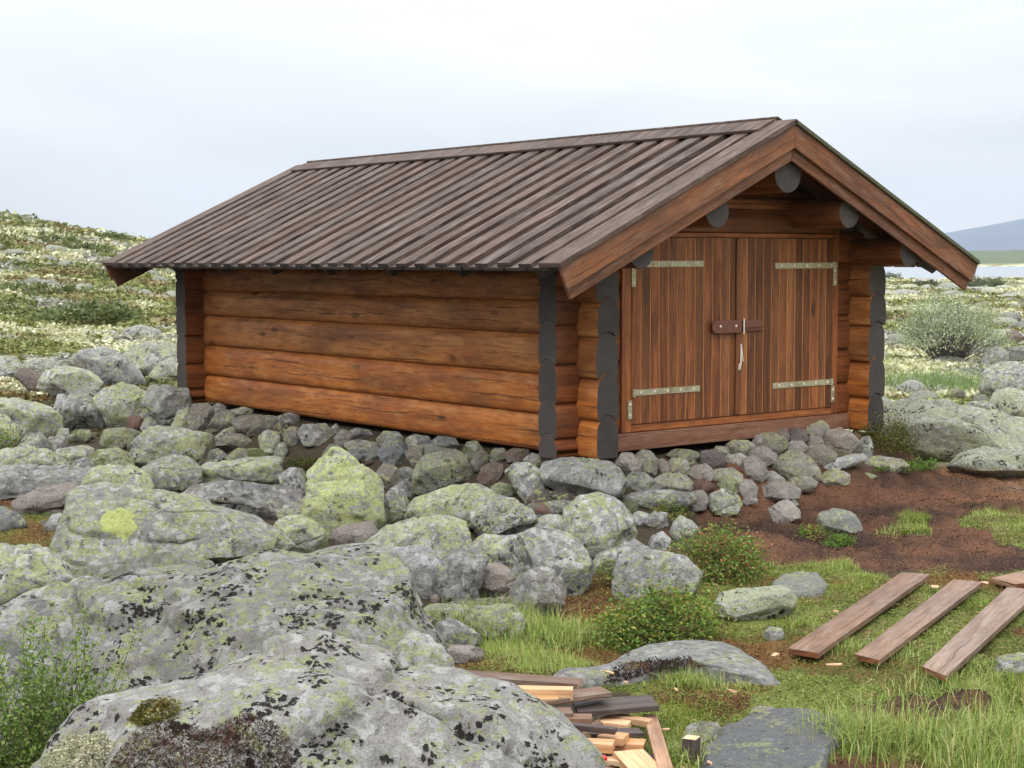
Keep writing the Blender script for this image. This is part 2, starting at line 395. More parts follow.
    h = m.math('ADD', m.math('MULTIPLY', n_mid, 1.0), m.math('MULTIPLY', n_fine, .55))
    h = m.math('ADD', h, m.math('MULTIPLY', pm, .12)); h = m.math('ADD', h, m.math('MULTIPLY', bm, .25))
    h = m.math('ADD', h, m.math('MULTIPLY', n_vf, .15))
    return m.fin(hv.outputs[0], .88, m.bump(h, .055, 1.0), .15)
RM = {
 'L': rock_mat('rock_lichen', (.17, .172, .165), (.35, .352, .34), .75, .47, .50, blk=.45),
 'Y': rock_mat('rock_yellow_lichen', (.18, .185, .165), (.36, .365, .33), .7, .48, .78, yelc=(.54, .59, .22), blk=.25, brown=.05),
 'K': rock_mat('rock_black_tufts', (.30, .29, .275), (.45, .435, .41), .72, .475, .32, blk=1.2, brown=.35, warm=(.30, .25, .22)),
 'B': rock_mat('rock_tufts_yellow', (.24, .236, .218), (.37, .362, .338), .62, .48, .66, blk=1.3, brown=.3, warm=(.30, .25, .22)),
 'W': rock_mat('rock_pale', (.30, .30, .30), (.50, .50, .50), .8, .45, .25, blk=.15),
 'G': rock_mat('rock_grey', (.16, .16, .152), (.31, .305, .295), .6, .50, .38, blk=.15, brown=.3),
 'P': rock_mat('rock_pinkish', (.25, .215, .19), (.35, .31, .28), .22, .58, .05, blk=.1, brown=.4, warm=(.30, .20, .15), moss=0, spk=.4),
 'D': rock_mat('rock_dark', (.085, .075, .068), (.15, .135, .12), .15, .6, .15, blk=.1, brown=.4, warm=(.13, .07, .05)),
 'R': rock_mat('rock_rust', (.15, .085, .065), (.22, .14, .11), .05, .65, .0, blk=.1, brown=.3, moss=0),
 'M': rock_mat('rock_mossy', (.16, .17, .135), (.29, .295, .24), .4, .52, .75, yelc=(.38, .42, .12), blk=.15, moss=1.0),
 'S': rock_mat('rock_slate', (.14, .15, .155), (.20, .21, .215), .18, .60, .12, blk=.3, brown=.1, moss=.0, spk=.5),
}

# ------------------------------------------------------------------ terrain
W, L, EXT, TH = 3.3242, 6.2598, .2128, .2128
def uvw(x, y):
    dx, dy = x-CAM[0], y-CAM[1]
    return dx*HU[0]+dy*HU[1], dx*HV[0]+dy*HV[1]
def base_h(x, y):
    x = np.asarray(x, float); y = np.asarray(y, float)
    u, v = uvw(x, y)
    h = np.full(x.shape, -.42)
    # the mound of stones that carries the cabin
    dx = np.maximum(np.maximum(-x-.05, x-W-.05), 0); dy = np.maximum(np.maximum(-y-.02, y-L-.05), 0)
    dx = np.where(x > W, dx*2.0, dx)
    d = np.hypot(dx, dy)
    h = h + .37*(1-sstep(0.0, .95, d))
    rv = v
    # hillside on the left
    s = u/np.maximum(v, 1)
    crest = 3.5 + .0*v
    side = sstep(-.05, -.36, s)
    h = h + sstep(20, 80, rv)*3.75*side - 5.5*sstep(95, 220, rv)*side*0
    h = h + sstep(19, 32, rv)*.25*sstep(-.1, -.25, s)
    # right side: gentle fall to the lake
    r = sstep(-.02, .12, s)
    h = h - sstep(60, 150, rv)*.25*r
    h = h - sstep(150, 190, rv)*1.2*r*(1-sstep(430, 480, rv))
    h = h + sstep(440, 1000, rv)*4.2*r
    # rise of the far land everywhere else
    h = h + (1-r)*sstep(200, 900, rv)*2
    return h
def hitg(px, py, lift=0.):
    """where the sight line through a pixel meets the terrain"""
    d = ray(px, py); t = np.concatenate([np.arange(2.5, 40, .01), np.arange(40, 300, .1)])
    P = CAM+d*t[:, None]; hh = base_h(P[:, 0], P[:, 1])+lift
    k = np.argmax(P[:, 2] < hh); 
    return P[k], t[k]

def in_poly(px, py, poly):
    px = np.asarray(px); py = np.asarray(py); ins = np.zeros(px.shape, bool); n = len(poly)
    for i in range(n):
        x1, y1 = poly[i]; x2, y2 = poly[(i+1) % n]
        c = ((y1 > py) != (y2 > py)) & (px < (x2-x1)*(py-y1)/(y2-y1+1e-9)+x1); ins ^= c
    return ins
# areas of the foreground, as outlines on the ground
def wpoly(pts): return [tuple(atz(a, b, -.42)[:2]) for a, b in pts]
PEAT = wpoly([(655, 535), (690, 515), (740, 500), (800, 488), (860, 476), (900, 471), (960, 468), (1070, 462), (1070, 570), (1000, 573), (930, 570), (880, 577), (840, 567), (800, 566), (760, 562), (725, 548), (690, 545)])
PEAT2 = wpoly([(855, 705), (880, 695), (930, 694), (985, 705), (960, 722), (900, 728), (870, 722)])
PEAT3 = wpoly([(780, 770), (830, 752), (900, 756), (940, 768), (900, 790), (800, 790)])
GRASS = wpoly([(455, 662), (490, 625), (515, 598), (545, 600), (590, 640), (640, 632), (700, 600), (700, 570), (730, 555), (760, 563), (800, 566), (840, 568), (880, 578), (930, 572), (1000, 574), (1070, 572), (1090, 850), (600, 850), (600, 790), (640, 700), (560, 690), (500, 680)])
GPATCH = [wpoly([(895, 524), (915, 517), (938, 522), (935, 534), (905, 536)]), wpoly([(965, 512), (1000, 510), (1060, 520), (1060, 560), (1010, 548), (985, 530)]), wpoly([(865, 470), (885, 464), (915, 466), (910, 474), (880, 478)])]
RUST = wpoly([(640, 690), (660, 672), (700, 664), (760, 676), (770, 700), (740, 715), (690, 720), (650, 712)])
MOSSL = wpoly([(-60, 500), (0, 497), (40, 505), (75, 497), (66, 545), (20, 552), (-60, 552)])
MOSSU = wpoly([(-40, 375), (10, 372), (40, 382), (62, 405), (20, 404), (-40, 402)])
HEATHN = wpoly([(520, 622), (545, 596), (590, 572), (625, 588), (645, 612), (640, 645), (560, 645)])
HEATHM = wpoly([(455, 668), (480, 640), (545, 640), (620, 640), (640, 655), (560, 672), (500, 678)])
def masks(x, y):
    wob = fbm2(x, y, 2.2, 3, 5)*.10; wob2 = fbm2(x, y, 2.2, 3, 9)*.10
    X, Y = x+wob, y+wob2
    m = {}
    m['peat'] = in_poly(X, Y, PEAT) | in_poly(X, Y, PEAT2) | in_poly(X, Y, PEAT3)
    gp = np.zeros(x.shape, bool)
    for g in GPATCH: gp |= in_poly(X, Y, g)
    m['grass'] = (in_poly(X, Y, GRASS) & ~m['peat']) | gp
    m['peat'] &= ~gp
    m['rust'] = in_poly(X, Y, RUST) | in_poly(X, Y, MOSSL) | in_poly(X, Y, MOSSU) | in_poly(X, Y, HEATHM) | in_poly(X, Y, HEATHN)
    br_ = m['grass'] & (fbm2(x, y, 1.5, 4, 301)+fbm2(x, y, 6, 2, 302)*.3 > .33)
    m['rust'] = m['rust'] | br_; m['grass'] = m['grass'] & ~br_
    return m
def detail_h(x, y):
    u, v = uvw(x, y)
    near = 1-sstep(16, 22, v)
    mk = masks(x, y)
    flat_ = 1.0
    d = near*(mk['peat']*(fbm2(x, y, 2.2, 5, 3)*.055+fbm2(x, y, 11, 4, 13, .6)*.026) + (mk['grass'] | mk['rust'])*(np.minimum(fbm2(x, y, 2.0, 4, 21)*.035, .012)))
    far = sstep(16, 30, v)
    d = d + far*(fbm2(x, y, .35, 5, 31)*.16 + fbm2(x, y, 1.7, 3, 37)*.07) + sstep(60, 150, v)*fbm2(x, y, .05, 4, 41)*.25 + sstep(480, 700, v)*fbm2(x, y, .008, 5, 43)*2.2
    s = u/np.maximum(v, 1)
    d = d + sstep(35, 90, v)*sstep(-.1, -.3, s)*fbm2(x, y, .07, 4, 47)*.55
    return d
def ground_h(x, y): return base_h(x, y)+detail_h(x, y)
def gz(x, y): return float(ground_h(np.array([x]), np.array([y]))[0])

# the ground: one sheet, finer towards the camera's side of the place
ang = np.concatenate([np.linspace(-180, -34, 40)[:-1], np.linspace(-34, 34, 430), np.linspace(34, 180, 40)[1:-1]])
rad = np.concatenate([[0.02, 1, 2, 3], 3.6*np.exp(np.linspace(0, math.log(8000/3.6), 620))])
AA, RR = np.meshgrid(np.radians(ang), rad)
gx = CAM[0]+RR*(np.sin(AA)*HU[0]+np.cos(AA)*HV[0]); gy = CAM[1]+RR*(np.sin(AA)*HU[1]+np.cos(AA)*HV[1])
gh = ground_h(gx.ravel(), gy.ravel()).reshape(gx.shape)
nr, na = gx.shape
i, j = np.meshgrid(np.arange(nr-1), np.arange(na), indexing='ij'); j2 = (j+1) % na
GF = np.stack([i*na+j, i*na+j2, (i+1)*na+j2, (i+1)*na+j], -1).reshape(-1, 4)
def ground_colour(x, y):
    u, v = uvw(x, y); n = len(x); c = np.zeros((n, 3))
    n1 = fbm2(x, y, 3.0, 5, 61); n2 = fbm2(x, y, .45, 5, 67); n3 = fbm2(x, y, 1.1, 5, 71); n4 = fbm2(x, y, 9, 3, 73)
    soil = np.array([.045, .036, .024]); peat = np.array([.040, .024, .019]); peat2 = np.array([.16, .078, .045]); grass = np.array([.10, .125, .03]); rust = np.array([.11, .06, .022])
    c[:] = soil
    mk = masks(x, y)
    tt = (np.clip(n1*.8+.45+n4*.3, 0, 1))[:, None]
    pc = peat*(1-tt*.6)+peat2*tt*.6
    right = sstep(2.2, 4.6, x-y*.3+n2*.8)[:, None]*.5; pc = pc*(1-right)+np.array([.22, .105, .045])*(.4+tt*.9)*right*1.0
    c = np.where(mk['peat'][:, None], pc, c)
    c = np.where(mk['grass'][:, None], grass*(1-tt*.35)+np.array([.12, .10, .035])*tt*.35, c)
    c = np.where(mk['rust'][:, None], rust*(1-tt*.5)+np.array([.09, .10, .03])*tt*.5, c)
    s = u/np.maximum(v, 1)
    far = np.where(s < .12, sstep(21, 25, v+n3*2), sstep(13.5, 19, v+n3*2))
    fr = np.maximum(far, sstep(.20, .26, s)*sstep(15.5, 17.5, v))[:, None]
    fr = np.maximum(fr, sstep(.355, .42, s+n3*.03)[:, None]*(~(mk['grass'] | mk['peat']))[:, None])
    green = np.array([.155, .17, .065]); dkg = np.array([.115, .135, .055]); pale = np.array([.50, .49, .31]); br = np.array([.17, .12, .07]); gr = np.array([.24, .245, .22])
    a = np.clip(n2*1.2+.5, 0, 1)[:, None]; f = green*a+dkg*(1-a)
    fbr = sstep(.15, .45, fbm2(x, y, .8, 4, 83))[:, None]; f = f*(1-fbr*.7)+br*fbr*.7
    left = s < 0
    pl = sstep(np.where(left, .06, -.10), np.where(left, .42, .22), fbm2(x, y*1.0, .38, 6, 89, .62)+n4*.12)[:, None]; f = f*(1-pl*.85)+pale*pl*.85
    rk = sstep(.38, .5, fbm2(x, y, .9, 5, 97, .6))[:, None]; f = f*(1-rk)+gr*rk
    shore = sstep(450, 520, v)[:, None]*(~left)[:, None]; f = f*(1-shore)+np.array([.085, .11, .07])*shore
    return c*(1-fr)+f*fr
gc = ground_colour(gx.ravel(), gy.ravel())
def ground_mat():
    m = NT('ground'); t = m.n('ShaderNodeTexCoord').outputs['Object']
    at = m.n('ShaderNodeAttribute', attribute_name='tint').outputs[0]
    n1 = m.noise(t, 40, 6, .7).outputs[0]; n2 = m.noise(t, 7, 5, .65).outputs[0]; n3 = m.noise(t, 160, 3, .7).outputs[0]
    c = m.mix(m.th(n1, .35, .7), m.mix(1, at, (1.5, 1.45, 1.4), 'MULTIPLY'), m.mix(1, at, (.6, .6, .6), 'MULTIPLY'))
    c = m.mix(m.math('MULTIPLY', m.th(n3, .62, .72), .3), c, (.16, .11, .07))
    h = m.math('ADD', m.math('MULTIPLY', n2, .8), m.math('ADD', m.math('MULTIPLY', n1, .5), m.math('MULTIPLY', n3, .15)))
    return m.fin(c, .92, m.bump(h, .03, .8), .1)
g = mesh_np('ground', np.stack([gx.ravel(), gy.ravel(), gh.ravel()], -1), GF[:, ::-1], ground_mat(), tint=gc); g['kind'] = 'structure'
# lake
def water_mat():
    m = NT('lake_water'); t = m.n('ShaderNodeTexCoord').outputs['Object']
    n1 = m.noise(t, .8, 4, .6).outputs[0]
    return m.fin((.20, .23, .26), .15, m.bump(n1, .06, .4), .5)
A0 = CAM+HV*140; 
def uvp(u, v, z): return CAM[:2]@np.eye(2)*1 if False else (CAM[0]+u*HU[0]+v*HV[0], CAM[1]+u*HU[1]+v*HV[1], z)
lk = mesh_np('lake', [uvp(-60, 130, -1.05), uvp(1500, 130, -1.05), uvp(1500, 700, -1.05), uvp(-60, 700, -1.05)], [(0, 1, 2, 3)], water_mat()); lk['kind'] = 'structure'
# far fell; the blue of distant haze is put into its base colour
def fell():
    n, k = 90, 24; V = []; 
    for a in range(n+1):
        uu = 400+a/n*5200
        for b in range(k+1):
            vv = 4200+b/k*2600
            prof = math.exp(-((uu-2400)/900)**2)*(1+.05*math.sin(uu/170))
            bb = math.sin(math.pi*min(1, b/k*.98+.01))
            z = -6+238*prof*bb + 5*float(fbm2(np.array([uu]), np.array([vv]), .0022, 4, 3)[0])*prof
            V.append(uvp(uu, vv, z))
    F = [(a*(k+1)+b, (a+1)*(k+1)+b, (a+1)*(k+1)+b+1, a*(k+1)+b+1) for a in range(n) for b in range(k)]
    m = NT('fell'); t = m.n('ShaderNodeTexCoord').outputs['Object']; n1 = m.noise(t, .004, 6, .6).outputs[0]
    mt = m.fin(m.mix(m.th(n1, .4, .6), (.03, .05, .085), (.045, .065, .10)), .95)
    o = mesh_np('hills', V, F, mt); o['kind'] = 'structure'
fell()

# thin air over the far land
def haze():
    zt_, zb_ = 330, -7.5
    pts = [(-1500, -40), (6800, -40), (6800, 7600), (-1500, 7600)]
    V = [uvp(a, b, zb_) for a, b in pts]+[uvp(a, b, zt_) for a, b in pts]
    F = [(0, 3, 2, 1), (4, 5, 6, 7), (0, 1, 5, 4), (1, 2, 6, 5), (2, 3, 7, 6), (3, 0, 4, 7)]
    m = bpy.data.materials.new('haze'); m.use_nodes = True; t = m.node_tree; t.nodes.clear(); o_ = t.nodes.new('ShaderNodeOutputMaterial'); p = t.nodes.new('ShaderNodeVolumePrincipled')
    p.inputs['Color'].default_value = (.72, .83, .97, 1); p.inputs['Density'].default_value = .00011; p.inputs['Anisotropy'].default_value = 0
    t.links.new(p.outputs[0], o_.inputs['Volume'])
    o = mesh_np('haze', V, F, m, None, False); o['kind'] = 'stuff'; o['label'] = 'thin pale haze over the far land'
haze()
# ------------------------------------------------------------------ cabin
cabin = empty('log_cabin', (0, 0, 0), 'brown log cabin with a board roof and closed double doors, standing on piled stones', 'cabin')
RX, RZ, SL = 1.6621, 2.5746, .4635
SA = math.atan(SL); cs, sn = math.cos(SA), math.sin(SA)
YF, YB = -.6474, L+.6436
XE = .7268
def rz(x): return RZ-SL*abs(x-RX)
def prof(z0, z1, t=TH, flat=False, dome=.040, bulge=.010, first=False, rnd=False):
    """side profile of one hewn log (s, z)"""
    H = z1-z0; w = t*.5; P = []
    ns = 7
    q = w*(.56 if rnd else .74)
    def arc(s): return dome*(1-(s/q)**2)
    # right side upwards
    zs = [0, .02, .05, H*.3, H*.5, H*.7, H-.05, H-.018]
    ws = [.93, .98, 1.0, 1.0+bulge/w*.2, 1.0+bulge/w*.2, 1.0, .93, .78]
    if rnd: ws = [.70, .90, .98, 1.0, 1.005, 1.0, .965, .72]; zs = [0, .018, .045, H*.32, H*.5, H*.68, H-.052, H-.016]
    side = [(w*a, z0+b) for a, b in zip(ws, zs)]
    top = [(s, z1-.004+(0 if flat else arc(s))) for s in np.linspace(q, -q, ns)]
    bot = [(s, z0+(0 if first else arc(s))) for s in np.linspace(-q, q, ns)]
    return side+top+[(-a, b) for a, b in reversed(side)]+bot
def rtint(k=.12, base=(1, 1, 1)):
    a = 1+random.uniform(-k, k); b = random.uniform(-k, k)*.4
    return (base[0]*a, base[1]*a*(1+b), base[2]*a*(1+b*1.4))
def split_log_mats(mb): # end caps get the dark paint
    pass
class LogMB(MB):
    def __init__(s): super().__init__(); s.mi = []
    def log(s, *a, ends=(1, 1), seg_mats=None, **k):
        f0 = len(s.f); super().log(*a, **k); nf = len(s.f)-f0
        s.mi += [0]*(nf-2)+[1 if ends[0] else 0, 1 if ends[1] else 0]
    def done(s, name, mats): return s.build(name, None, cabin, 0, mats, s.mi)
SEAMS = [0, .291, .604, .916, 1.172, 1.43]
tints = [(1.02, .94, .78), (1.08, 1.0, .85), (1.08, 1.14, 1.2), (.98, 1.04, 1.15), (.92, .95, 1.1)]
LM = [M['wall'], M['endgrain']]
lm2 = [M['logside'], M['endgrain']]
# long walls: logs run along y, their painted ends stand out beyond the gables
for nm, xc in (('log_wall', TH/2), ('log_wall', W-TH/2)):
    mb = LogMB()
    for k in range(5):
        e = random.uniform(-.012, .012)
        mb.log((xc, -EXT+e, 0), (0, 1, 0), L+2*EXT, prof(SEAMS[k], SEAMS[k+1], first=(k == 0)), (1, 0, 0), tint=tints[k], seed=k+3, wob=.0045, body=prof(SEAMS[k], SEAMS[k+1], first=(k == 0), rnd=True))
    mb.done(nm, LM)
# wall plates and purlins run out under the barge boards
def circ(r, n=20, fl=0): return [(r*math.cos(2*math.pi*i/n), max(-r, min(r*(1-fl), r*math.sin(2*math.pi*i/n)))) for i in range(n)]
for x, z, r in ((.125, 1.545, .120), (W-.125, 1.545, .120), (.90, 1.855, .125), (2.42, 1.862, .120), (RX+.02, 2.16, .150)):
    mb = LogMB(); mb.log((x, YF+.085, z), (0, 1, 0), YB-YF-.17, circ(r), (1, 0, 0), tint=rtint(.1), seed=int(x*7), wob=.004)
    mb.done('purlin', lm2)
# gable walls
GS = [0, .15, .415, .71, 1.003, 1.29, 1.46, 1.70, 1.90, 2.04, 2.20, 2.34]
for face in ('front', 'back'):
    y0 = TH/2 if face == 'front' else L-TH/2
    mb = LogMB()
    for k in range(len(GS)-1):
        z0, z1 = GS[k], GS[k+1]
        if z1 < 1.47: xa, xb = -EXT, W+EXT
        else:
            xm = (RZ-.07-z1)/SL; xa, xb = RX-xm, RX+xm
            if z1 <= 1.71: xa, xb = .0, W
        pr = prof(z0, z1, first=(k == 0)); tt = rtint(.12, (.95, .9, .9))
        kw = dict(seed=k+20, tint=tt, wob=.004)
        if face == 'front' and z1 <= 1.701:
            mb.log((xa, y0, 0), (1, 0, 0), .44-xa, pr, (0, -1, 0), ends=(z1 < 1.47, 0), **kw)
            mb.log((2.925, y0, 0), (1, 0, 0), xb-2.925, prof(z0, z1, first=(k == 0), rnd=True) if 0 else pr, (0, -1, 0), ends=(0, z1 < 1.47), **kw)
        else: mb.log((xa, y0, 0), (1, 0, 0), xb-xa, pr, (0, -1, 0), ends=(z1 < 1.47, z1 < 1.47), **kw)
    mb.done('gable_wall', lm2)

# dark floor deck inside is never seen; sill timber under the doors
sb = MB(); sb.box((.235, -.045, .012), (2.84, 0, 0), (0, .15, 0), (0, 0, .135), (1, 1, 1)); sb.build('threshold', M['sill'], cabin, .006)
# door frame
fb = MB()
fb.box((.425, -.022, .152), (0, 0, 1.545), (.095, 0, 0), (0, .12, 0), (1.25, 1.2, 1.1))
fb.box((2.862, -.022, .152), (0, 0, 1.545), (.07, 0, 0), (0, .12, 0), (1.1, 1.0, .9))
fb.box((.5205, -.020, .152), (2.341, 0, 0), (0, .10, 0), (0, 0, .058), (1.25, 1.15, 1.0))
fb.box((.5205, -.020, 1.665), (2.341, 0, 0), (0, .10, 0), (0, 0, .035), (1.1, 1.0, .9))
fb.build('door_frame', M['door'], cabin, .004)
# door leaves
def door(x0, x1, left):
    b = MB(); n = 12; wd = (x1-x0)/n; tn = []
    for k in range(n):
        g = rtint(.22)
        if random.random() < .35: g = tuple(q*.60 for q in g)
        b.box((x0+k*wd+.0045, -.030, .214), (0, 0, 1.447), (wd-.009, 0, 0), (0, .025, 0), g)
    d = b.build('door', M['door'], cabin, .003)
    bb = MB(); bb.box((x0+.002, -.0265, .216), (0, 0, 1.443), (x1-x0-.004, 0, 0), (0, .05, 0)); bb.build('backing_board', M['groove'], d)
    return d
dl = door(.523, 1.688, True); dr = door(1.700, 2.860, False)
mbd = MB(); mbd.box((1.655, -.046, .225), (0, 0, 1.43), (.052, 0, 0), (0, .0155, 0), (.8, .8, .8)); mbd.build('meeting_strip', M['door'], dl, .003)
_rv = []
def rivet(q, par):
    if not _rv:
        bm = bmesh.new(); bmesh.ops.create_uvsphere(bm, u_segments=10, v_segments=6, radius=.011, matrix=Matrix.Diagonal((1, .5, 1, 1))); me = bpy.data.meshes.new('rivet'); bm.to_mesh(me); bm.free(); me.materials.append(M['ring']); _rv.append(me)
    o = bpy.data.objects.new('rivet', _rv[0]); COL.objects.link(o); o.location = q; o.parent = par
def strap(parent, xa, xb, z, px, pz0, pz1):
    b = MB(); b.box((xa, -.0365, z-.024), (xb-xa, 0, 0), (0, .006, 0), (0, 0, .048))
    h = b.build('strap_hinge', M['metal'], parent, .002)
    b2 = MB(); b2.box((px-.022, -.034, pz0), (0, 0, pz1-pz0), (.044, 0, 0), (0, .011, 0))
    b2.build('hinge_plate', M['metal'], h, .002)
    for q in [(xa+(xb-xa)*(k+.5)/5, -.037, z) for k in range(5)]+[(px, -.0345, pz0+.03), (px, -.0345, pz1-.03)]: rivet(q, h)
    # knuckle
    bm = bmesh.new(); bmesh.ops.create_cone(bm, cap_ends=True, segments=14, radius1=.014, radius2=.014, depth=.06, matrix=Matrix.Translation((px+(.03 if px < 1 else -.03), -.041, z)))
    me = bpy.data.meshes.new('knuckle'); bm.to_mesh(me); bm.free(); me.materials.append(M['metal'])
    o = bpy.data.objects.new('knuckle', me); COL.objects.link(o); o.parent = h
strap(dl, .585, 1.285, 1.455, .535, 1.28, 1.475)
strap(dl, .540, 1.255, .458, .500, .255, .40)
strap(dr, 2.120, 2.90, 1.435, 2.875, 1.26, 1.42)
strap(dr, 2.105, 2.87, .433, 2.865, .255, .395)
# hasp: wooden-brown iron plate, loop and peg
def flatshape(name, pts, y0, y1, mat, parent, bev=.004):
    V = [(x, y0, z) for x, z in pts]+[(x, y1, z) for x, z in pts]; n = len(pts)
    F = [list(range(n)), list(range(2*n-1, n-1, -1))]+[[i, i+n, (i+1) % n+n, (i+1) % n] for i in range(n)]
    me = bpy.data.meshes.new(name); me.from_pydata(V, [], F); me.materials.append(mat)
    bm = bmesh.new(); bm.from_mesh(me); bmesh.ops.recalc_face_normals(bm, faces=bm.faces); bm.to_mesh(me); bm.free()
    o = bpy.data.objects.new(name, me); COL.objects.link(o); o.parent = parent
    b = o.modifiers.new('b', 'BEVEL'); b.width = bev; b.segments = 2; return o
pts = [(1.41+.05*math.cos(a)*1, .945+.052*math.sin(a)) for a in np.linspace(math.pi/2, 3*math.pi/2, 9)]+[(1.70, .893), (1.70, .997)]
hp = flatshape('hasp', pts, -.066, -.0475, M['brownmetal'], dl)
flatshape('staple_plate', [(1.728, .898), (1.955, .905), (1.955, .992), (1.728, .992)], -.050, -.0305, M['brownmetal'], dr)
flatshape('bolt', [(1.702, .93), (1.94, .935), (1.94, .957), (1.702, .954)], -.070, -.0505, M['brownmetal'], dr)
bm = bmesh.new()
for q in range(12):
    a0, a1 = q/12*2*math.pi, (q+1)/12*2*math.pi
bmesh.ops.create_cone(bm, cap_ends=True, segments=10, radius1=.006, radius2=.006, depth=.125, matrix=Matrix.Translation((1.714, -.074, .945)))
rivet((1.45, -.068, .95), hp); rivet((1.63, -.068, .95), hp)
me = bpy.data.meshes.new('pin'); bm.to_mesh(me); bm.free(); me.materials.append(M['ring']); o = bpy.data.objects.new('pin', me); COL.objects.link(o); o.parent = hp
# frayed white cord hanging under the hasp
def tube(name, paths, r, mat, parent=None, seg=6):
    V = []; F = []
    for P, rr in paths:
        P = np.array(P, float); n0 = len(V); T = np.gradient(P, axis=0)
        for k, (p, t) in enumerate(zip(P, T)):
            t = t/(np.linalg.norm(t)+1e-9); a = np.cross(t, (0, 0, 1.) if abs(t[2]) < .9 else (1., 0, 0)); a /= np.linalg.norm(a); b = np.cross(t, a)
            q = rr[k] if hasattr(rr, '__len__') else rr
            for s in range(seg): V.append(p+q*(a*math.cos(2*math.pi*s/seg)+b*math.sin(2*math.pi*s/seg)))
        for k in range(len(P)-1):
            for s in range(seg):
                s2 = (s+1) % seg; F.append((n0+k*seg+s, n0+k*seg+s2, n0+(k+1)*seg+s2, n0+(k+1)*seg+s))
    return mesh_np(name, V, F, mat, parent)
ps = []
for k in range(5):
    a = random.uniform(-.012, .012); l = random.uniform(.1, .19)
    ps.append(([(1.716+random.uniform(-.002, .002)+a*t*1.6, -.040-.012*t, .795-l*t) for t in np.linspace(0, 1, 6)], .0035))
ps.append(([(1.713, -.040, .80), (1.718, -.045, .76), (1.712, -.05, .70)], .006)); ps.append(([(1.69, -.05, .64), (1.70, -.052, .60), (1.683, -.05, .585), (1.69, -.05, .64)], .006))
tube('cord', ps, .004, M['string'], dl)

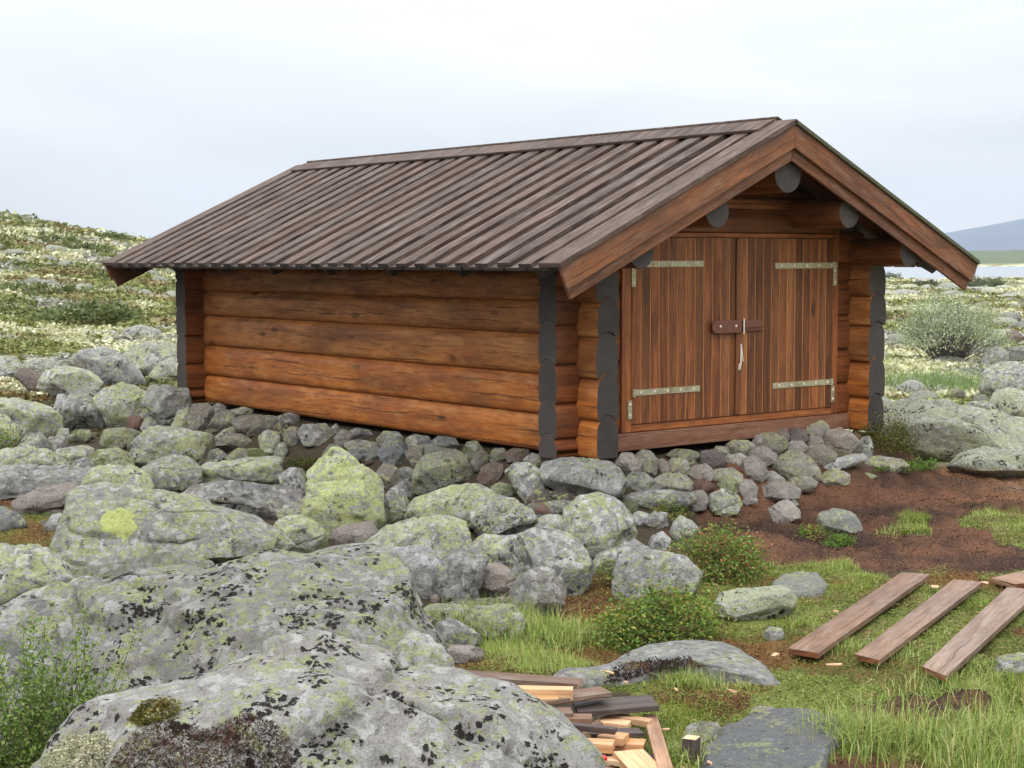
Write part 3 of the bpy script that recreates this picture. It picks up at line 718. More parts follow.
# ---- roof
for sgn in (-1, 1):
    def sp(s, y, up=0): # s metres down the slope from the ridge
        return np.array([RX+sgn*(s*cs+up*sn), y, RZ-s*sn+up*cs])
    SLn = np.array([sgn*cs, 0, -sn]); NL = np.array([sgn*sn, 0, cs]); Y = np.array([0, 1., 0])
    S = (RX+XE)/cs
    b = MB(); ends_ = []
    y = YF+.26; pitch = .2595
    n = int(round((YB-.25-y)/pitch)); pitch = (YB-.26-y)/n
    for k in range(n+1):       # lower boards
        yy = y+k*pitch
        b.box(sp(.02, yy-.118, -.062), SLn*(S-.02-random.uniform(0, .006)), Y*.236, NL*.026, rtint(.12, (.85, .84, .83)))
    for k in range(n):         # upper boards cover the gaps
        yy = y+(k+.5)*pitch
        t = rtint(.16, (1.02, 1.0, 1.0))
        if random.random() < .3: t = (t[0]*1.08, t[1]*.98, t[2]*.95)
        b.box(sp(.015, yy-.075, -.0345), SLn*(S-.012-random.uniform(0, .012)), Y*.150, NL*(.0285+random.uniform(0, .006)), t)
    mi_ = [0]*len(b.f)
    for k in range(n+1): mi_[k*6+5] = 1
    for k in range(n): mi_[(n+1+k)*6+5] = 1; 
    roof = b.build('roof', None, cabin, .0025, [M['roof'], M['endgrain']], mi_)
    for ya in (YF-.014, YB+.014-.245):
        c = MB(); c.box(sp(-.002, ya, -.0330), SLn*(S+.006), Y*.245, NL*.0365, (1.05, 1.0, .98)); c.build('verge_board', M['roof'], roof, .003)
    c = MB(); c.box(sp(-.004 if sgn > 0 else .014, YF+.20, -.003), SLn*.205, Y*(YB-YF-.40), NL*.024, (1.0, .95, .95))
    c.build('ridge_board', M['roof'], roof, .003)
    if sgn > 0:
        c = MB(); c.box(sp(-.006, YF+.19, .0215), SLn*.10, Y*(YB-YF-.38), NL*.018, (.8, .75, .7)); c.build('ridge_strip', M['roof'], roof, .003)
    # rafters with tapered tails under the eaves
    for k in range(8):
        yr = -.27+.957*k
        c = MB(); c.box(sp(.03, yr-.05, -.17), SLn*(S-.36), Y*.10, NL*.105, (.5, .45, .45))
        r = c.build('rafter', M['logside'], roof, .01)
        # tail
        P = [sp(S-.33, yr-.05, -.17), sp(S-.33, yr+.05, -.17), sp(S-.05, yr+.05, -.10), sp(S-.05, yr-.05, -.10), sp(S-.33, yr-.05, -.064), sp(S-.33, yr+.05, -.064), sp(S-.05, yr+.05, -.064), sp(S-.05, yr-.05, -.064)]
        # pointed underside
        mid0, mid1 = sp(S-.33, yr, -.185), sp(S-.09, yr, -.165)
        V = [P[4], P[5], P[6], P[7], mid0, mid1]
        me = bpy.data.meshes.new('rafter_tail'); me.from_pydata([tuple(q) for q in V], [], [(0, 1, 2, 3), (0, 3, 5, 4), (1, 4, 5, 2), (3, 2, 5), (0, 4, 1)])
        bm = bmesh.new(); bm.from_mesh(me); bmesh.ops.recalc_face_normals(bm, faces=bm.faces); bm.to_mesh(me); bm.free(); me.materials.append(M['endgrain'])
        o = bpy.data.objects.new('rafter_tail', me); COL.objects.link(o); o.parent = roof
    # barge boards, upper and lower, mitred at the ridge
    for ya, d in ((YF, 1), (YB, -1)):
        for nm, t0, t1, dy0, dy1, tint in (('barge_board', -.036, -.200, 0, .028, (1.15, 1.08, 1.0)), ('lower_barge_board', -.186, -.288, .030, .056, (.95, .9, .9))):
            ofs = RX; V = []
            S2 = S+(.002 if nm == 'barge_board' else -.015)
            for dy in (dy0, dy1):
                yv = ya+d*dy
                # at ridge: vertical mitre
                for up in (t0, t1):
                    # point on mitre plane x=RX (3 mm gap)
                    s = -up*sn/cs+.0015; q = sp(s, yv, up); V.append(q)
                V.append(sp(S2, yv, t1)); V.append(sp(S2, yv, t0))
            F = [(0, 1, 2, 3), (7, 6, 5, 4), (0, 3, 7, 4), (1, 5, 6, 2), (3, 2, 6, 7), (0, 4, 5, 1)]
            UVv = [(0, 0), (0, .2), (2.7, .2), (2.7, 0)]*2
            V = np.array(V); cen = V.mean(0); FF = []; UU = []
            g = random.random()*4
            for f in F:
                nn = np.cross(V[f[1]]-V[f[0]], V[f[2]]-V[f[1]]); 
                if np.dot(nn, V[list(f)].mean(0)-cen) < 0: f = f[::-1]
                FF.append(f); UU.append([(UVv[q][0]+g, UVv[q][1]+(.03 if q > 3 else 0)) for q in f])
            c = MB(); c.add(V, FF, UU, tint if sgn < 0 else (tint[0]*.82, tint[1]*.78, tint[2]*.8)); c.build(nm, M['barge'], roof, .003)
    # green algae line along the far verge is colour on a thin drip edge
    if sgn > 0:
        c = MB(); c.box(sp(.02, YF-.020, -.028), SLn*(S-.02), Y*.0055, NL*.022, (1, 1, 1)); c.build('mossy_edge', simple('algae', (.085, .095, .05), .9, .4, 30), roof)
# ------------------------------------------------------------------ rocks
_ico = {}
def ico(sub):
    if sub not in _ico:
        bm = bmesh.new(); bmesh.ops.create_icosphere(bm, subdivisions=sub, radius=1)
        V = np.array([v.co[:] for v in bm.verts]); F = np.array([[v.index for v in f.verts] for f in bm.faces]); bm.free(); _ico[sub] = (V, F)
    return _ico[sub]
def radial(poly, c, n=360):
    th = np.linspace(-math.pi, math.pi, n, endpoint=False); D = np.stack([np.cos(th), np.sin(th)], -1)
    r = np.zeros(n); P = np.array(poly)-c
    for i in range(len(P)):
        a, b = P[i], P[(i+1) % len(P)]; e = b-a
        den = D[:, 0]*e[1]-D[:, 1]*e[0]; den = np.where(abs(den) < 1e-9, 1e-9, den)
        t = (a[0]*e[1]-a[1]*e[0])/den; s = (a[0]*D[:, 1]-a[1]*D[:, 0])/den
        r = np.maximum(r, np.where((t > 0) & (s >= -1e-6) & (s <= 1+1e-6), t, 0))
    # fill misses, round the corners a little
    bad = r <= 0
    if bad.any(): r[bad] = np.interp(th[bad], th[~bad], r[~bad], period=2*math.pi)
    k = np.exp(-(np.arange(-10, 11)/1.7)**2); k /= k.sum()
    return th, np.convolve(np.concatenate([r[-10:], r, r[:10]]), k, 'valid')
def outline_rock(name, poly, style, depth=.85, facets=11, rough=.05, dist=None, seed=0, lift=0., sub=None, boxy=.54, lean=.22):
    """a boulder of real depth whose outline from the path is poly (pixels of the survey photo);
    stands where its foot meets the terrain"""
    rs = np.random.default_rng(seed+1000)
    P = np.array(poly, float); c = (P.max(0)+P.min(0))/2; yb = P[:, 1].max()
    A = .5*abs(np.dot(P[:, 0], np.roll(P[:, 1], 1))-np.dot(P[:, 1], np.roll(P[:, 0], 1)))
    q = math.sqrt(A/math.pi)
    if dist is None:
        foot, t = hitg(c[0], yb-.08*(yb-c[1]), lift); dd = t
    else: dd = dist
    dr = ray(*c)
    rpx = q*dd/FPX; D = rpx*depth
    if dist is None: dd = dd+D*.45
    C = CAM+dr*dd
    xa = RT-dr*np.dot(RT, dr); xa /= np.linalg.norm(xa); ya = np.cross(xa, dr); ya /= np.linalg.norm(ya); 
    if ya[2] < 0: ya = -ya
    mpp = dd/FPX/np.dot(dr, FW)
    th, rr = radial(P*[1, -1], c*[1, -1])
    if sub is None: sub = 6 if q > 70 else (5 if q > 11 else 4)
    S, F = ico(sub)
    sp_ = np.hypot(S[:, 0], S[:, 1]); an = np.arctan2(S[:, 1], S[:, 0])
    r = np.interp(an, th, rr, period=2*math.pi)*mpp*np.power(np.maximum(sp_, 1e-6), boxy)
    X = r*np.cos(an); Y = r*np.sin(an); Z = np.sign(S[:, 2])*np.power(abs(S[:, 2]), .9)*D
    # low frequency wander of the body before it is cut by planes
    Q = np.stack([X, Y, Z], -1)
    nrm = S
    amp = rpx*rough
    Q = Q+nrm*(fbm(Q/rpx*1.1+seed*3.7, 3, seed)*amp)[:, None]*np.array([.45, .45, 1.3])
    # flat fracture faces, cut in the proportions of the body
    ext = np.abs(Q).max(0)+1e-6; Qn = Q/ext
    for k in range(facets+(5 if q < 60 else 0)):
        ph = rs.uniform(0, 2*math.pi); tz = rs.uniform(.25, .95)
        if k == 0: n_ = np.array([rs.uniform(-.3, .3), .8, .6])
        elif k == 1: n_ = np.array([rs.uniform(-.5, .5), -.1, .9])
        else: n_ = np.array([math.cos(ph)*math.sqrt(1-tz*tz), math.sin(ph)*math.sqrt(1-tz*tz)+.12, tz])
        n_ = n_/np.linalg.norm(n_); pr = Qn@n_
        o = pr.max()*(rs.uniform(.70, .90) if q < 60 else rs.uniform(.78, .94))*(1 if tz > .5 or k < 2 else 1.06); ex = pr-o; m_ = ex > 0
        Qn[m_] -= n_*(ex[m_])[:, None]
    # keep the outline's size
    Q = Qn*ext; new = np.abs(Q).max(0); Q[:, :2] *= np.minimum((ext/new)[:2]**.8, 1.10 if q < 60 else 1.0)
    # joints: thin sunken lines where the stone has cracked
    for k in range(3 if q > 14 else 1):
        n_ = rs.normal(size=3); n_[2] *= .3; n_ /= np.linalg.norm(n_)
        dd_ = Q@n_-rs.uniform(-.5, .5)*rpx+fbm(Q/rpx*1.6+k*3+seed, 3, seed+k)*rpx*.05
        gate_ = sstep(-.25, .15, vnoise(Q/rpx*1.1+k*5.1, seed+k+20))
        wd_ = max(.035*rpx, .006); step = np.where(dd_ > 0, 1, 0)*.035*rpx
        Q = Q-nrm*((np.exp(-(dd_/wd_)**2)*.07*rpx*gate_+step*gate_))[:, None]
    Q = Q*np.array([1.05, 1.05, 1])*(1 if q < 60 else .985)
    Q[:, 2] -= Q[:, 1]*lean          # broad foot: the lower part comes forward
    # scarred surface
    nn = fbm(Q/rpx*3.2+seed, 4, seed+3, .55); big_ = 1.0 if q < 60 else 1.25
    ridg = 1-np.abs(vnoise(Q/rpx*1.9+seed*1.3, seed+9)); ridg = np.clip((ridg-.93)/.07, 0, 1)
    Q = Q+nrm*((nn*.030-ridg*.04)*rpx)[:, None]
    if q > 22: Q = Q+nrm*(fbm(Q*5+seed, 3, seed+30, .6)*(.008 if q < 60 else .013)+fbm(Q*17+seed, 3, seed+33, .6)*.0045)[:, None]
    o = mesh_np(name, Q@np.stack([xa, ya, -dr]), F if np.dot(np.cross(xa, ya), -dr) > 0 else F[:, ::-1], RM[style])
    o.location = C; o['_r'] = 0; del o['_r']
    return o

ROCKS = [
# ---- foreground
('boulder', 'A', [(44, 800), (50, 766), (66, 740), (80, 722), (94, 708), (133, 694), (176, 682), (219, 657), (254, 638), (289, 629), (332, 636), (371, 641), (400, 649), (430, 658), (458, 668), (484, 681), (522, 699), (545, 711), (562, 722), (577, 741), (588, 762), (592, 830), (580, 900), (300, 900), (60, 880)], 'K', 'huge grey foreground boulder with black lichen tufts, in front of the lumber pile', dict(depth=.55, facets=6, dist=5.35, rough=.07, lean=.6)),
('boulder', 'B', [(80, 650), (86, 618), (94, 588), (129, 580), (176, 568), (211, 571), (250, 558), (285, 546), (309, 540), (336, 537), (371, 545), (392, 556), (412, 575), (419, 600), (420, 622), (436, 640), (430, 690), (380, 740), (200, 760), (100, 740), (78, 700)], 'B', 'big boulder with black specks and yellow lichen, right behind the huge foreground boulder', dict(depth=.7, facets=7, dist=6.7, rough=.07, lean=.8)),
('boulder', 'C', [(408, 632), (424, 634), (440, 644), (453, 661), (452, 676), (430, 685), (405, 680), (398, 650)], 'W', 'small pale boulder squeezed against the right shoulder of the huge foreground boulder', dict(dist=6.0)),
('boulder', 'D1', [(-40, 556), (0, 548), (24, 546), (50, 558), (75, 575), (92, 588), (80, 600), (45, 606), (0, 616), (-40, 625)], 'L', 'low grey boulder at the left edge, behind the one that rises over the leafy shrub', dict(dist=8.0)),
('boulder', 'D2', [(-40, 630), (0, 617), (23, 602), (59, 591), (88, 588), (96, 610), (92, 650), (86, 700), (60, 760), (-40, 780)], 'L', 'grey lichen boulder at the left edge rising behind the leafy green shrub', dict(dist=7.0)),
('boulder', 'E', [(54, 563), (60, 532), (74, 494), (90, 487), (117, 487), (150, 492), (185, 497), (222, 509), (250, 517), (272, 531), (288, 546), (268, 556), (225, 566), (170, 572), (110, 576), (70, 574)], 'Y2', 'broad sloping boulder marked by one bright yellow lichen disc', dict(depth=.6, facets=6, lean=.9, sub=7)),
('boulder', 'F', [(70, 570), (108, 567), (135, 560), (172, 554), (200, 559), (220, 575), (200, 600), (120, 612), (75, 600)], 'M', 'low mossy boulder between the yellow-disc boulder and the black specked boulder', dict(dist=7.9)),
('boulder', 'G', [(302, 520), (304, 500), (308, 474), (319, 459), (331, 446), (342, 447), (357, 460), (378, 473), (385, 487), (385, 522), (377, 532), (350, 542), (318, 540)], 'YG', 'upright pointed boulder crusted with bright yellow-green lichen, below the log wall', dict(depth=.8, facets=5, rough=.03, boxy=.7)),
('stone', 'G2', [(332, 530), (350, 523), (371, 521), (378, 531), (366, 545), (338, 546)], 'P', 'brownish bare stone at the foot of the pointed yellow boulder', {}),
('boulder', 'H', [(403, 522), (407, 506), (414, 497), (438, 489), (462, 481), (482, 481), (498, 491), (500, 512), (472, 528), (430, 535), (408, 532)], 'Y', 'rounded grey-green boulder below the long log wall, behind the wide speckled boulder', {}),
('boulder', 'I', [(362, 546), (382, 531), (400, 521), (420, 517), (455, 513), (467, 518), (470, 549), (455, 562), (430, 572), (395, 575), (366, 570)], 'Y', 'wide boulder speckled yellow-green, right of the pointed yellow boulder', dict(facets=8)),
('boulder', 'J', [(470, 506), (482, 497), (500, 496), (516, 501), (530, 510), (536, 522), (522, 533), (500, 541), (480, 538), (470, 526)], 'L', 'rounded grey boulder left of the small white block, below the cabin corner', {}),
('boulder', 'K', [(513, 548), (518, 535), (538, 528), (566, 532), (579, 542), (590, 562), (588, 582), (574, 596), (550, 596), (528, 578)], 'L', 'large grey wedge boulder with a rusty stain, beneath the small white block', dict(facets=8)),
('boulder', 'K2', [(468, 546), (485, 535), (505, 537), (524, 534), (534, 555), (532, 580), (515, 582), (495, 568), (478, 560)], 'L', 'grey boulder leaning left against the wedge boulder with the rusty stain', {}),
('stone', 'K3', [(531, 530), (537, 519), (549, 513), (559, 513), (565, 519), (567, 534), (550, 538), (538, 537)], 'W', 'small clean white block wedged below the cabin corner', dict(facets=9)),
('boulder', 'K4', [(510, 600), (514, 584), (524, 574), (540, 566), (556, 570), (566, 592), (560, 612), (530, 618), (512, 614)], 'G', 'dull grey boulder at the edge of the grass tuft, under the wedge boulder', {}),
('boulder', 'L', [(564, 510), (576, 500), (580, 495), (598, 491), (613, 496), (626, 505), (636, 522), (637, 537), (626, 549), (604, 561), (586, 556), (572, 540), (563, 526)], 'L', 'big round speckled boulder directly in front of the cabin corner stone', dict(facets=8)),
('boulder', 'M', [(539, 470), (542, 461), (556, 458), (582, 458), (607, 460), (620, 469), (626, 483), (621, 496), (603, 503), (580, 498), (560, 491), (545, 486)], 'W2', 'long grey boulder carrying the near corner of the log cabin', dict(depth=1.1, facets=5)),
('boulder', 'N', [(503, 471), (515, 462), (530, 463), (541, 470), (545, 486), (549, 497), (536, 506), (525, 503), (514, 488)], 'L', 'tapering grey boulder just left of the cabin corner stone', {}),
('stone', 'N2', [(549, 491), (562, 490), (576, 496), (579, 503), (562, 505), (549, 500)], 'D', 'dark flat stone tucked under the cabin corner stone', {}),
('stone', 'r4', [(527, 505), (540, 502), (554, 507), (553, 516), (540, 520), (531, 514)], 'R', 'flat rust-red stone behind the small white block', {}),
('stone', 'r5', [(543, 503), (560, 500), (580, 503), (578, 514), (560, 517), (546, 512)], 'G', 'flat grey stone between the rust-red stone and the big round boulder', {}),
('boulder', 'P', [(411, 480), (412, 468), (424, 456), (440, 451), (455, 448), (466, 457), (475, 474), (467, 483), (447, 488), (426, 497), (413, 492)], 'Mg', 'square boulder with a bare purple top and a mossy face, against the log wall', dict(facets=8)),
('boulder', 'c1', [(364, 566), (378, 553), (398, 546), (420, 546), (434, 552), (443, 568), (441, 588), (430, 600), (412, 602), (390, 596), (368, 584)], 'W', 'pale whitish boulder resting behind the right end of the black specked boulder', dict(facets=8)),
('boulder', 'c2', [(436, 578), (441, 560), (455, 550), (474, 548), (488, 558), (483, 578), (478, 600), (460, 606), (444, 604), (436, 592)], 'G', 'dark-bottomed grey boulder with a steep face, right of the pale whitish boulder', dict(facets=9)),
('boulder', 'c3', [(474, 580), (480, 566), (495, 561), (508, 567), (518, 582), (513, 593), (498, 599), (482, 595)], 'P', 'pinkish grey boulder over the dark gap in the middle of the boulder field', {}),
('boulder', 'c5', [(418, 616), (428, 603), (450, 604), (472, 606), (477, 619), (470, 628), (445, 631), (424, 628)], 'M', 'low mossy green boulder below the dark gap, beside the black specked boulder', {}),
('boulder', 'c6', [(431, 643), (437, 624), (448, 616), (462, 623), (476, 632), (484, 643), (470, 651), (448, 652)], 'G', 'triangular grey boulder at the lower end of the boulder field, left of the grass', dict(facets=9)),
('boulder', 'c7', [(465, 622), (474, 606), (495, 603), (515, 606), (523, 616), (517, 630), (502, 640), (480, 638)], 'M', 'dark-fronted boulder with a yellow-green top beside the grass tuft', {}),
('stone', 'c8', [(418, 622), (428, 615), (438, 622), (438, 640), (426, 646), (417, 638)], 'D', 'dark stone deep in the gap beside the black specked boulder', {}),
('stone', 'c9', [(494, 600), (501, 596), (510, 599), (510, 606), (500, 607)], 'P', 'tiny pinkish stone at the right end of the dark gap', {}),
('stone', 'c10', [(468, 604), (478, 598), (492, 601), (494, 608), (480, 610)], 'G', 'small flat stone in the middle of the dark gap', {}),
('stone', 'c11', [(430, 598), (435, 593), (441, 597), (439, 603), (432, 603)], 'P', 'tiny pinkish pebble at the left end of the dark gap', {}),
('stone', 'c12', [(438, 655), (452, 646), (470, 645), (484, 650), (480, 662), (450, 664)], 'P', 'smooth buff stone at the edge of the grass above the lumber pile', {}),
('boulder', 'c14', [(430, 594), (455, 596), (480, 594), (515, 600), (520, 612), (480, 616), (440, 612)], 'D', 'dark bedrock in the gap below the pinkish grey boulder', dict(lift=-.15)),
('stone', 'c13', [(506, 628), (511, 615), (520, 612), (526, 622), (522, 638), (510, 640)], 'Y', 'pale yellow-crusted stone half sunk in the tuft of grass', {}),
('boulder', 'r1', [(613, 594), (617, 568), (622, 546), (634, 538), (645, 546), (662, 551), (684, 556), (698, 572), (694, 590), (680, 602), (650, 604), (625, 602)], 'W2', 'pale angular boulder behind the leafy green bush', dict(facets=9)),
('boulder', 'r1b', [(588, 566), (600, 553), (620, 547), (624, 562), (608, 575), (592, 580)], 'G', 'smooth sloping boulder just left of the pale angular boulder', {}),
('stone', 'r2', [(670, 532), (675, 521), (681, 516), (692, 521), (700, 530), (692, 540), (676, 540)], 'W', 'small white pointed stone at the top of the mossy hummock', dict(facets=9)),
('stone', 'r3', [(648, 547), (652, 536), (663, 531), (671, 540), (668, 553), (652, 556)], 'W', 'white stone with a brown stain left of the mossy hummock', {}),
('boulder', 'r6', [(618, 501), (624, 492), (645, 489), (672, 490), (690, 493), (695, 502), (680, 510), (655, 512), (630, 511)], 'G', 'long flat grey slab lying under the foundation stones near the cabin corner', dict(facets=5)),
('stone', 'r7', [(630, 517), (638, 511), (648, 514), (650, 524), (638, 528), (631, 525)], 'W2', 'light stone under the left end of the long flat slab', {}),
('stone', 'r8', [(644, 518), (655, 511), (667, 513), (668, 526), (655, 530), (645, 527)], 'G', 'smooth grey stone under the middle of the long flat slab', {}),
# ---- middle left slabs
('boulder', 'S1', [(130, 462), (136, 444), (148, 430), (160, 427), (185, 430), (207, 436), (213, 450), (203, 462), (180, 467), (150, 472), (134, 470)], 'L2', 'large rounded boulder with yellow-green right end, before the far end of the log wall', {}),
('boulder', 'S2', [(136, 472), (150, 461), (172, 455), (190, 456), (199, 466), (199, 482), (180, 490), (158, 494), (143, 482)], 'Y', 'yellow-green rounded boulder below the large rounded one', {}),
('boulder', 'S3', [(190, 474), (205, 463), (240, 458), (270, 456), (279, 459), (280, 483), (262, 488), (230, 485), (200, 488)], 'L2', 'flat slab with a straight cut end and a small yellow spot', dict(facets=5, boxy=.7)),
('boulder', 'S3b', [(278, 474), (290, 467), (304, 470), (307, 503), (298, 509), (280, 504)], 'L', 'grey boulder filling the space left of the pointed yellow boulder', {}),
('boulder', 'S4', [(168, 503), (195, 486), (230, 481), (262, 484), (290, 490), (304, 502), (302, 516), (285, 521), (262, 520), (240, 512), (205, 508), (180, 510)], 'G', 'long grey slab with a dark overhang, left of the pointed yellow boulder', dict(facets=5)),
('stone', 'S4b', [(254, 507), (258, 497), (267, 494), (274, 502), (273, 514), (262, 519), (255, 515)], 'W', 'round whitish stone sheltered under the long grey slab', {}),
('stone', 'S4c', [(277, 516), (285, 504), (300, 501), (308, 513), (302, 528), (286, 530)], 'G', 'grey stone below the right end of the long grey slab', {}),
('boulder', 'S5', [(270, 546), (278, 523), (292, 515), (306, 518), (322, 530), (332, 544), (318, 556), (285, 556)], 'Y', 'low bright yellow-green boulder at the foot of the pointed yellow boulder, left side', {}),
('boulder', 'S6', [(83, 489), (94, 471), (110, 465), (130, 466), (146, 475), (152, 490), (135, 500), (105, 500), (88, 498)], 'L2', 'rounded boulder with a pale yellow left side behind the yellow-disc boulder', {}),
('boulder', 'S7', [(-20, 472), (10, 467), (45, 466), (85, 468), (94, 480), (84, 494), (50, 499), (20, 497), (-20, 500)], 'W2', 'wide low pale boulder at the left edge with flat top', {}),
('boulder', 'S7b', [(16, 502), (40, 488), (70, 483), (84, 489), (76, 503), (52, 512), (35, 516), (20, 512)], 'P', 'bare pinkish slab beside the rusty moss at the left edge', {}),
('boulder', 'S8', [(-15, 468), (5, 450), (25, 447), (45, 450), (62, 460), (70, 470), (40, 475), (-5, 476)], 'Y', 'yellow-green boulder at the left edge above the wide low pale boulder', {}),
('boulder', 'S9', [(50, 459), (60, 449), (80, 446), (93, 447), (90, 458), (76, 466), (60, 466)], 'G', 'smooth grey stone with dark underside, left of the green squarish boulder', {}),
('boulder', 'S10', [(88, 458), (98, 450), (116, 448), (131, 454), (133, 470), (112, 474), (92, 473)], 'M', 'green squarish boulder split by a fine crack', {}),
('stone', 'S11', [(69, 472), (76, 460), (90, 457), (95, 468), (88, 476), (74, 477)], 'L', 'grey stone wedged left of the green squarish boulder', {}),
('stone', 'l1', [(-10, 512), (5, 509), (20, 516), (24, 526), (8, 531), (-10, 531)], 'S', 'blue-grey smooth stone at the left edge in the rusty moss', {}),
('stone', 'l2', [(45, 527), (52, 515), (60, 513), (65, 524), (60, 531), (48, 531)], 'W', 'small whitish stone in the rusty moss left of the yellow-disc boulder', {}),
('stone', 'l3', [(30, 562), (40, 548), (54, 546), (58, 560), (52, 570), (38, 570)], 'M', 'mossy dark stone left of the foot of the yellow-disc boulder', {}),
# ---- upper left
('boulder', 't1', [(57, 420), (60, 406), (72, 396), (84, 394), (97, 402), (109, 412), (109, 424), (98, 432), (80, 430), (63, 427)], 'L', 'egg-shaped boulder with yellow blotches overhanging a dark hollow', dict(facets=6)),
('boulder', 't2', [(94, 402), (108, 389), (122, 383), (140, 388), (155, 400), (163, 415), (155, 428), (135, 431), (112, 430), (103, 414)], 'L2', 'large pale pyramid boulder behind the egg-shaped boulder', dict(facets=8)),
('boulder', 't3', [(-15, 404), (5, 398), (25, 401), (45, 408), (56, 418), (57, 434), (45, 440), (25, 437), (5, 424), (-15, 430)], 'L2', 'grey boulder with yellow right end at the left edge', {}),
('boulder', 't4', [(-15, 417), (5, 416), (18, 428), (24, 440), (10, 451), (-15, 455)], 'L', 'small boulder at the very left edge beneath the yellow-ended one', {}),
('stone', 't5', [(20, 447), (27, 435), (40, 434), (50, 445), (50, 455), (35, 458), (22, 455)], 'L', 'grey stone under the yellow-ended boulder', {}),
('stone', 't6', [(46, 450), (50, 438), (62, 436), (68, 446), (62, 454), (52, 455)], 'G', 'small grey stone left of the smooth stone with the dark underside', {}),
('stone', 't6b', [(56, 438), (60, 428), (68, 428), (69, 438), (63, 442)], 'W2', 'small light stone below the egg-shaped boulder, left', {}),
('stone', 't7', [(68, 440), (74, 430), (88, 430), (93, 439), (82, 444), (72, 444)], 'M', 'round green-grey stone below the egg-shaped boulder, right', {}),
('stone', 't8', [(102, 443), (106, 430), (122, 428), (139, 430), (142, 441), (130, 448), (110, 449)], 'M', 'flat-topped greenish stone below the large pyramid boulder', {}),
('stone', 't8b', [(109, 450), (116, 440), (125, 441), (126, 449), (116, 455)], 'D', 'small dark rounded stone on the flat-topped greenish stone', {}),
('stone', 't9', [(127, 427), (129, 417), (139, 416), (144, 422), (143, 431), (134, 433)], 'R', 'small round rust-brown stone at the foot of the large pyramid boulder', {}),
('boulder', 't12', [(38, 388), (48, 371), (65, 367), (88, 372), (99, 381), (94, 396), (75, 402), (58, 396)], 'W2', 'flat pale boulder on the slope above the egg-shaped boulder', {}),
('boulder', 't13', [(70, 364), (84, 352), (108, 347), (122, 355), (137, 372), (144, 384), (122, 388), (98, 382), (80, 374)], 'W2', 'pale dark-streaked boulder highest among the big rocks left of the cabin', {}),
('boulder', 't14', [(124, 360), (130, 347), (150, 343), (178, 344), (190, 352), (190, 376), (160, 380), (138, 378), (129, 370)], 'L2', 'wide pale boulder half hidden by the far cabin corner, upper one', dict(facets=5)),
('boulder', 't15', [(150, 376), (158, 364), (172, 358), (192, 362), (194, 380), (170, 384), (154, 382)], 'Y', 'pale green boulder beside the far cabin corner at mid height', {}),
('boulder', 't19', [(143, 404), (150, 388), (168, 384), (188, 388), (192, 412), (180, 430), (165, 430), (156, 414)], 'W2', 'tall pale boulder touching the far cabin corner near the ground', {}),
('stone', 't20', [(141, 428), (148, 415), (158, 415), (164, 424), (158, 434), (146, 434)], 'L', 'small lichen stone below the tall pale boulder at the far corner', {}),
('stone', 't21', [(54, 408), (58, 395), (65, 395), (68, 405), (62, 411)], 'W', 'small whitish stone left of the top of the egg-shaped boulder', {}),
('boulder', 't16', [(-15, 372), (0, 357), (15, 358), (22, 370), (10, 380), (-15, 382)], 'W2', 'pale boulder at the left edge below the green slope', {}),
('boulder', 't17', [(20, 370), (30, 359), (45, 358), (57, 364), (54, 373), (36, 376)], 'W2', 'low pale rock with heath behind it, second from the left edge', {}),
('boulder', 't18', [(16, 376), (24, 367), (32, 369), (42, 378), (51, 389), (44, 394), (28, 388)], 'D2', 'brown slanting rock beside the rusty heath patch', {}),
('boulder', 't22', [(119, 340), (128, 328), (145, 324), (160, 330), (160, 341), (140, 344)], 'W2', 'isolated pale rock on the green slope left of the cabin', {}),
('boulder', 't23', [(76, 341), (90, 335), (110, 331), (126, 334), (124, 342), (100, 345)], 'L', 'low lichen rock on the green slope, left of the isolated pale rock', {}),
# ---- stones packed under the long wall
('stone', 'g1', [(169, 432), (177, 412), (190, 407), (194, 425), (189, 434), (174, 436)], 'W2', 'light stone left of the brown stone under the far cabin corner', {}),
('stone', 'g2', [(186, 414), (194, 404), (208, 404), (214, 415), (213, 432), (200, 437), (190, 430)], 'P', 'upright brown stone right under the far cabin corner', {}),
('stone', 'g3', [(211, 408), (218, 403), (226, 407), (222, 416), (213, 417)], 'L', 'small light stone between the upright brown stone and the dark red one', {}),
('stone', 'g4', [(208, 427), (216, 413), (228, 409), (235, 415), (231, 427), (218, 431)], 'R', 'dark red angular stone under the far part of the log wall', {}),
('stone', 'g5', [(231, 410), (244, 407), (253, 410), (250, 417), (234, 416)], 'L', 'thin light stone tight under the log wall above the big brown one', {}),
('stone', 'g6', [(231, 418), (238, 414), (262, 414), (276, 417), (276, 424), (268, 434), (248, 437), (236, 430)], 'P', 'big brown stone in the foundation under the log wall', {}),
('stone', 'g7', [(276, 417), (288, 412), (300, 416), (299, 423), (288, 425), (278, 422)], 'L', 'flat grey stone just under the log wall right of the big brown one', {}),
('stone', 'g8', [(273, 426), (282, 421), (290, 426), (286, 434), (275, 433)], 'D', 'small dark stone below the flat grey foundation stone', {}),
('stone', 'g9', [(211, 441), (222, 431), (234, 426), (240, 433), (228, 443), (214, 445)], 'W2', 'light stone leaning below the dark red angular stone', {}),
('stone', 'g10', [(216, 444), (228, 434), (240, 434), (254, 442), (253, 449), (235, 451), (220, 450)], 'P', 'smooth brown triangular stone below the big brown foundation stone', {}),
('stone', 'g11', [(258, 436), (268, 430), (279, 433), (281, 449), (272, 455), (261, 450)], 'Y', 'light yellowish block below the big brown foundation stone', {}),
('stone', 'g12', [(283, 434), (290, 427), (300, 428), (301, 443), (290, 448), (284, 443)], 'P', 'brown stone left of the light speckled foundation stone', {}),
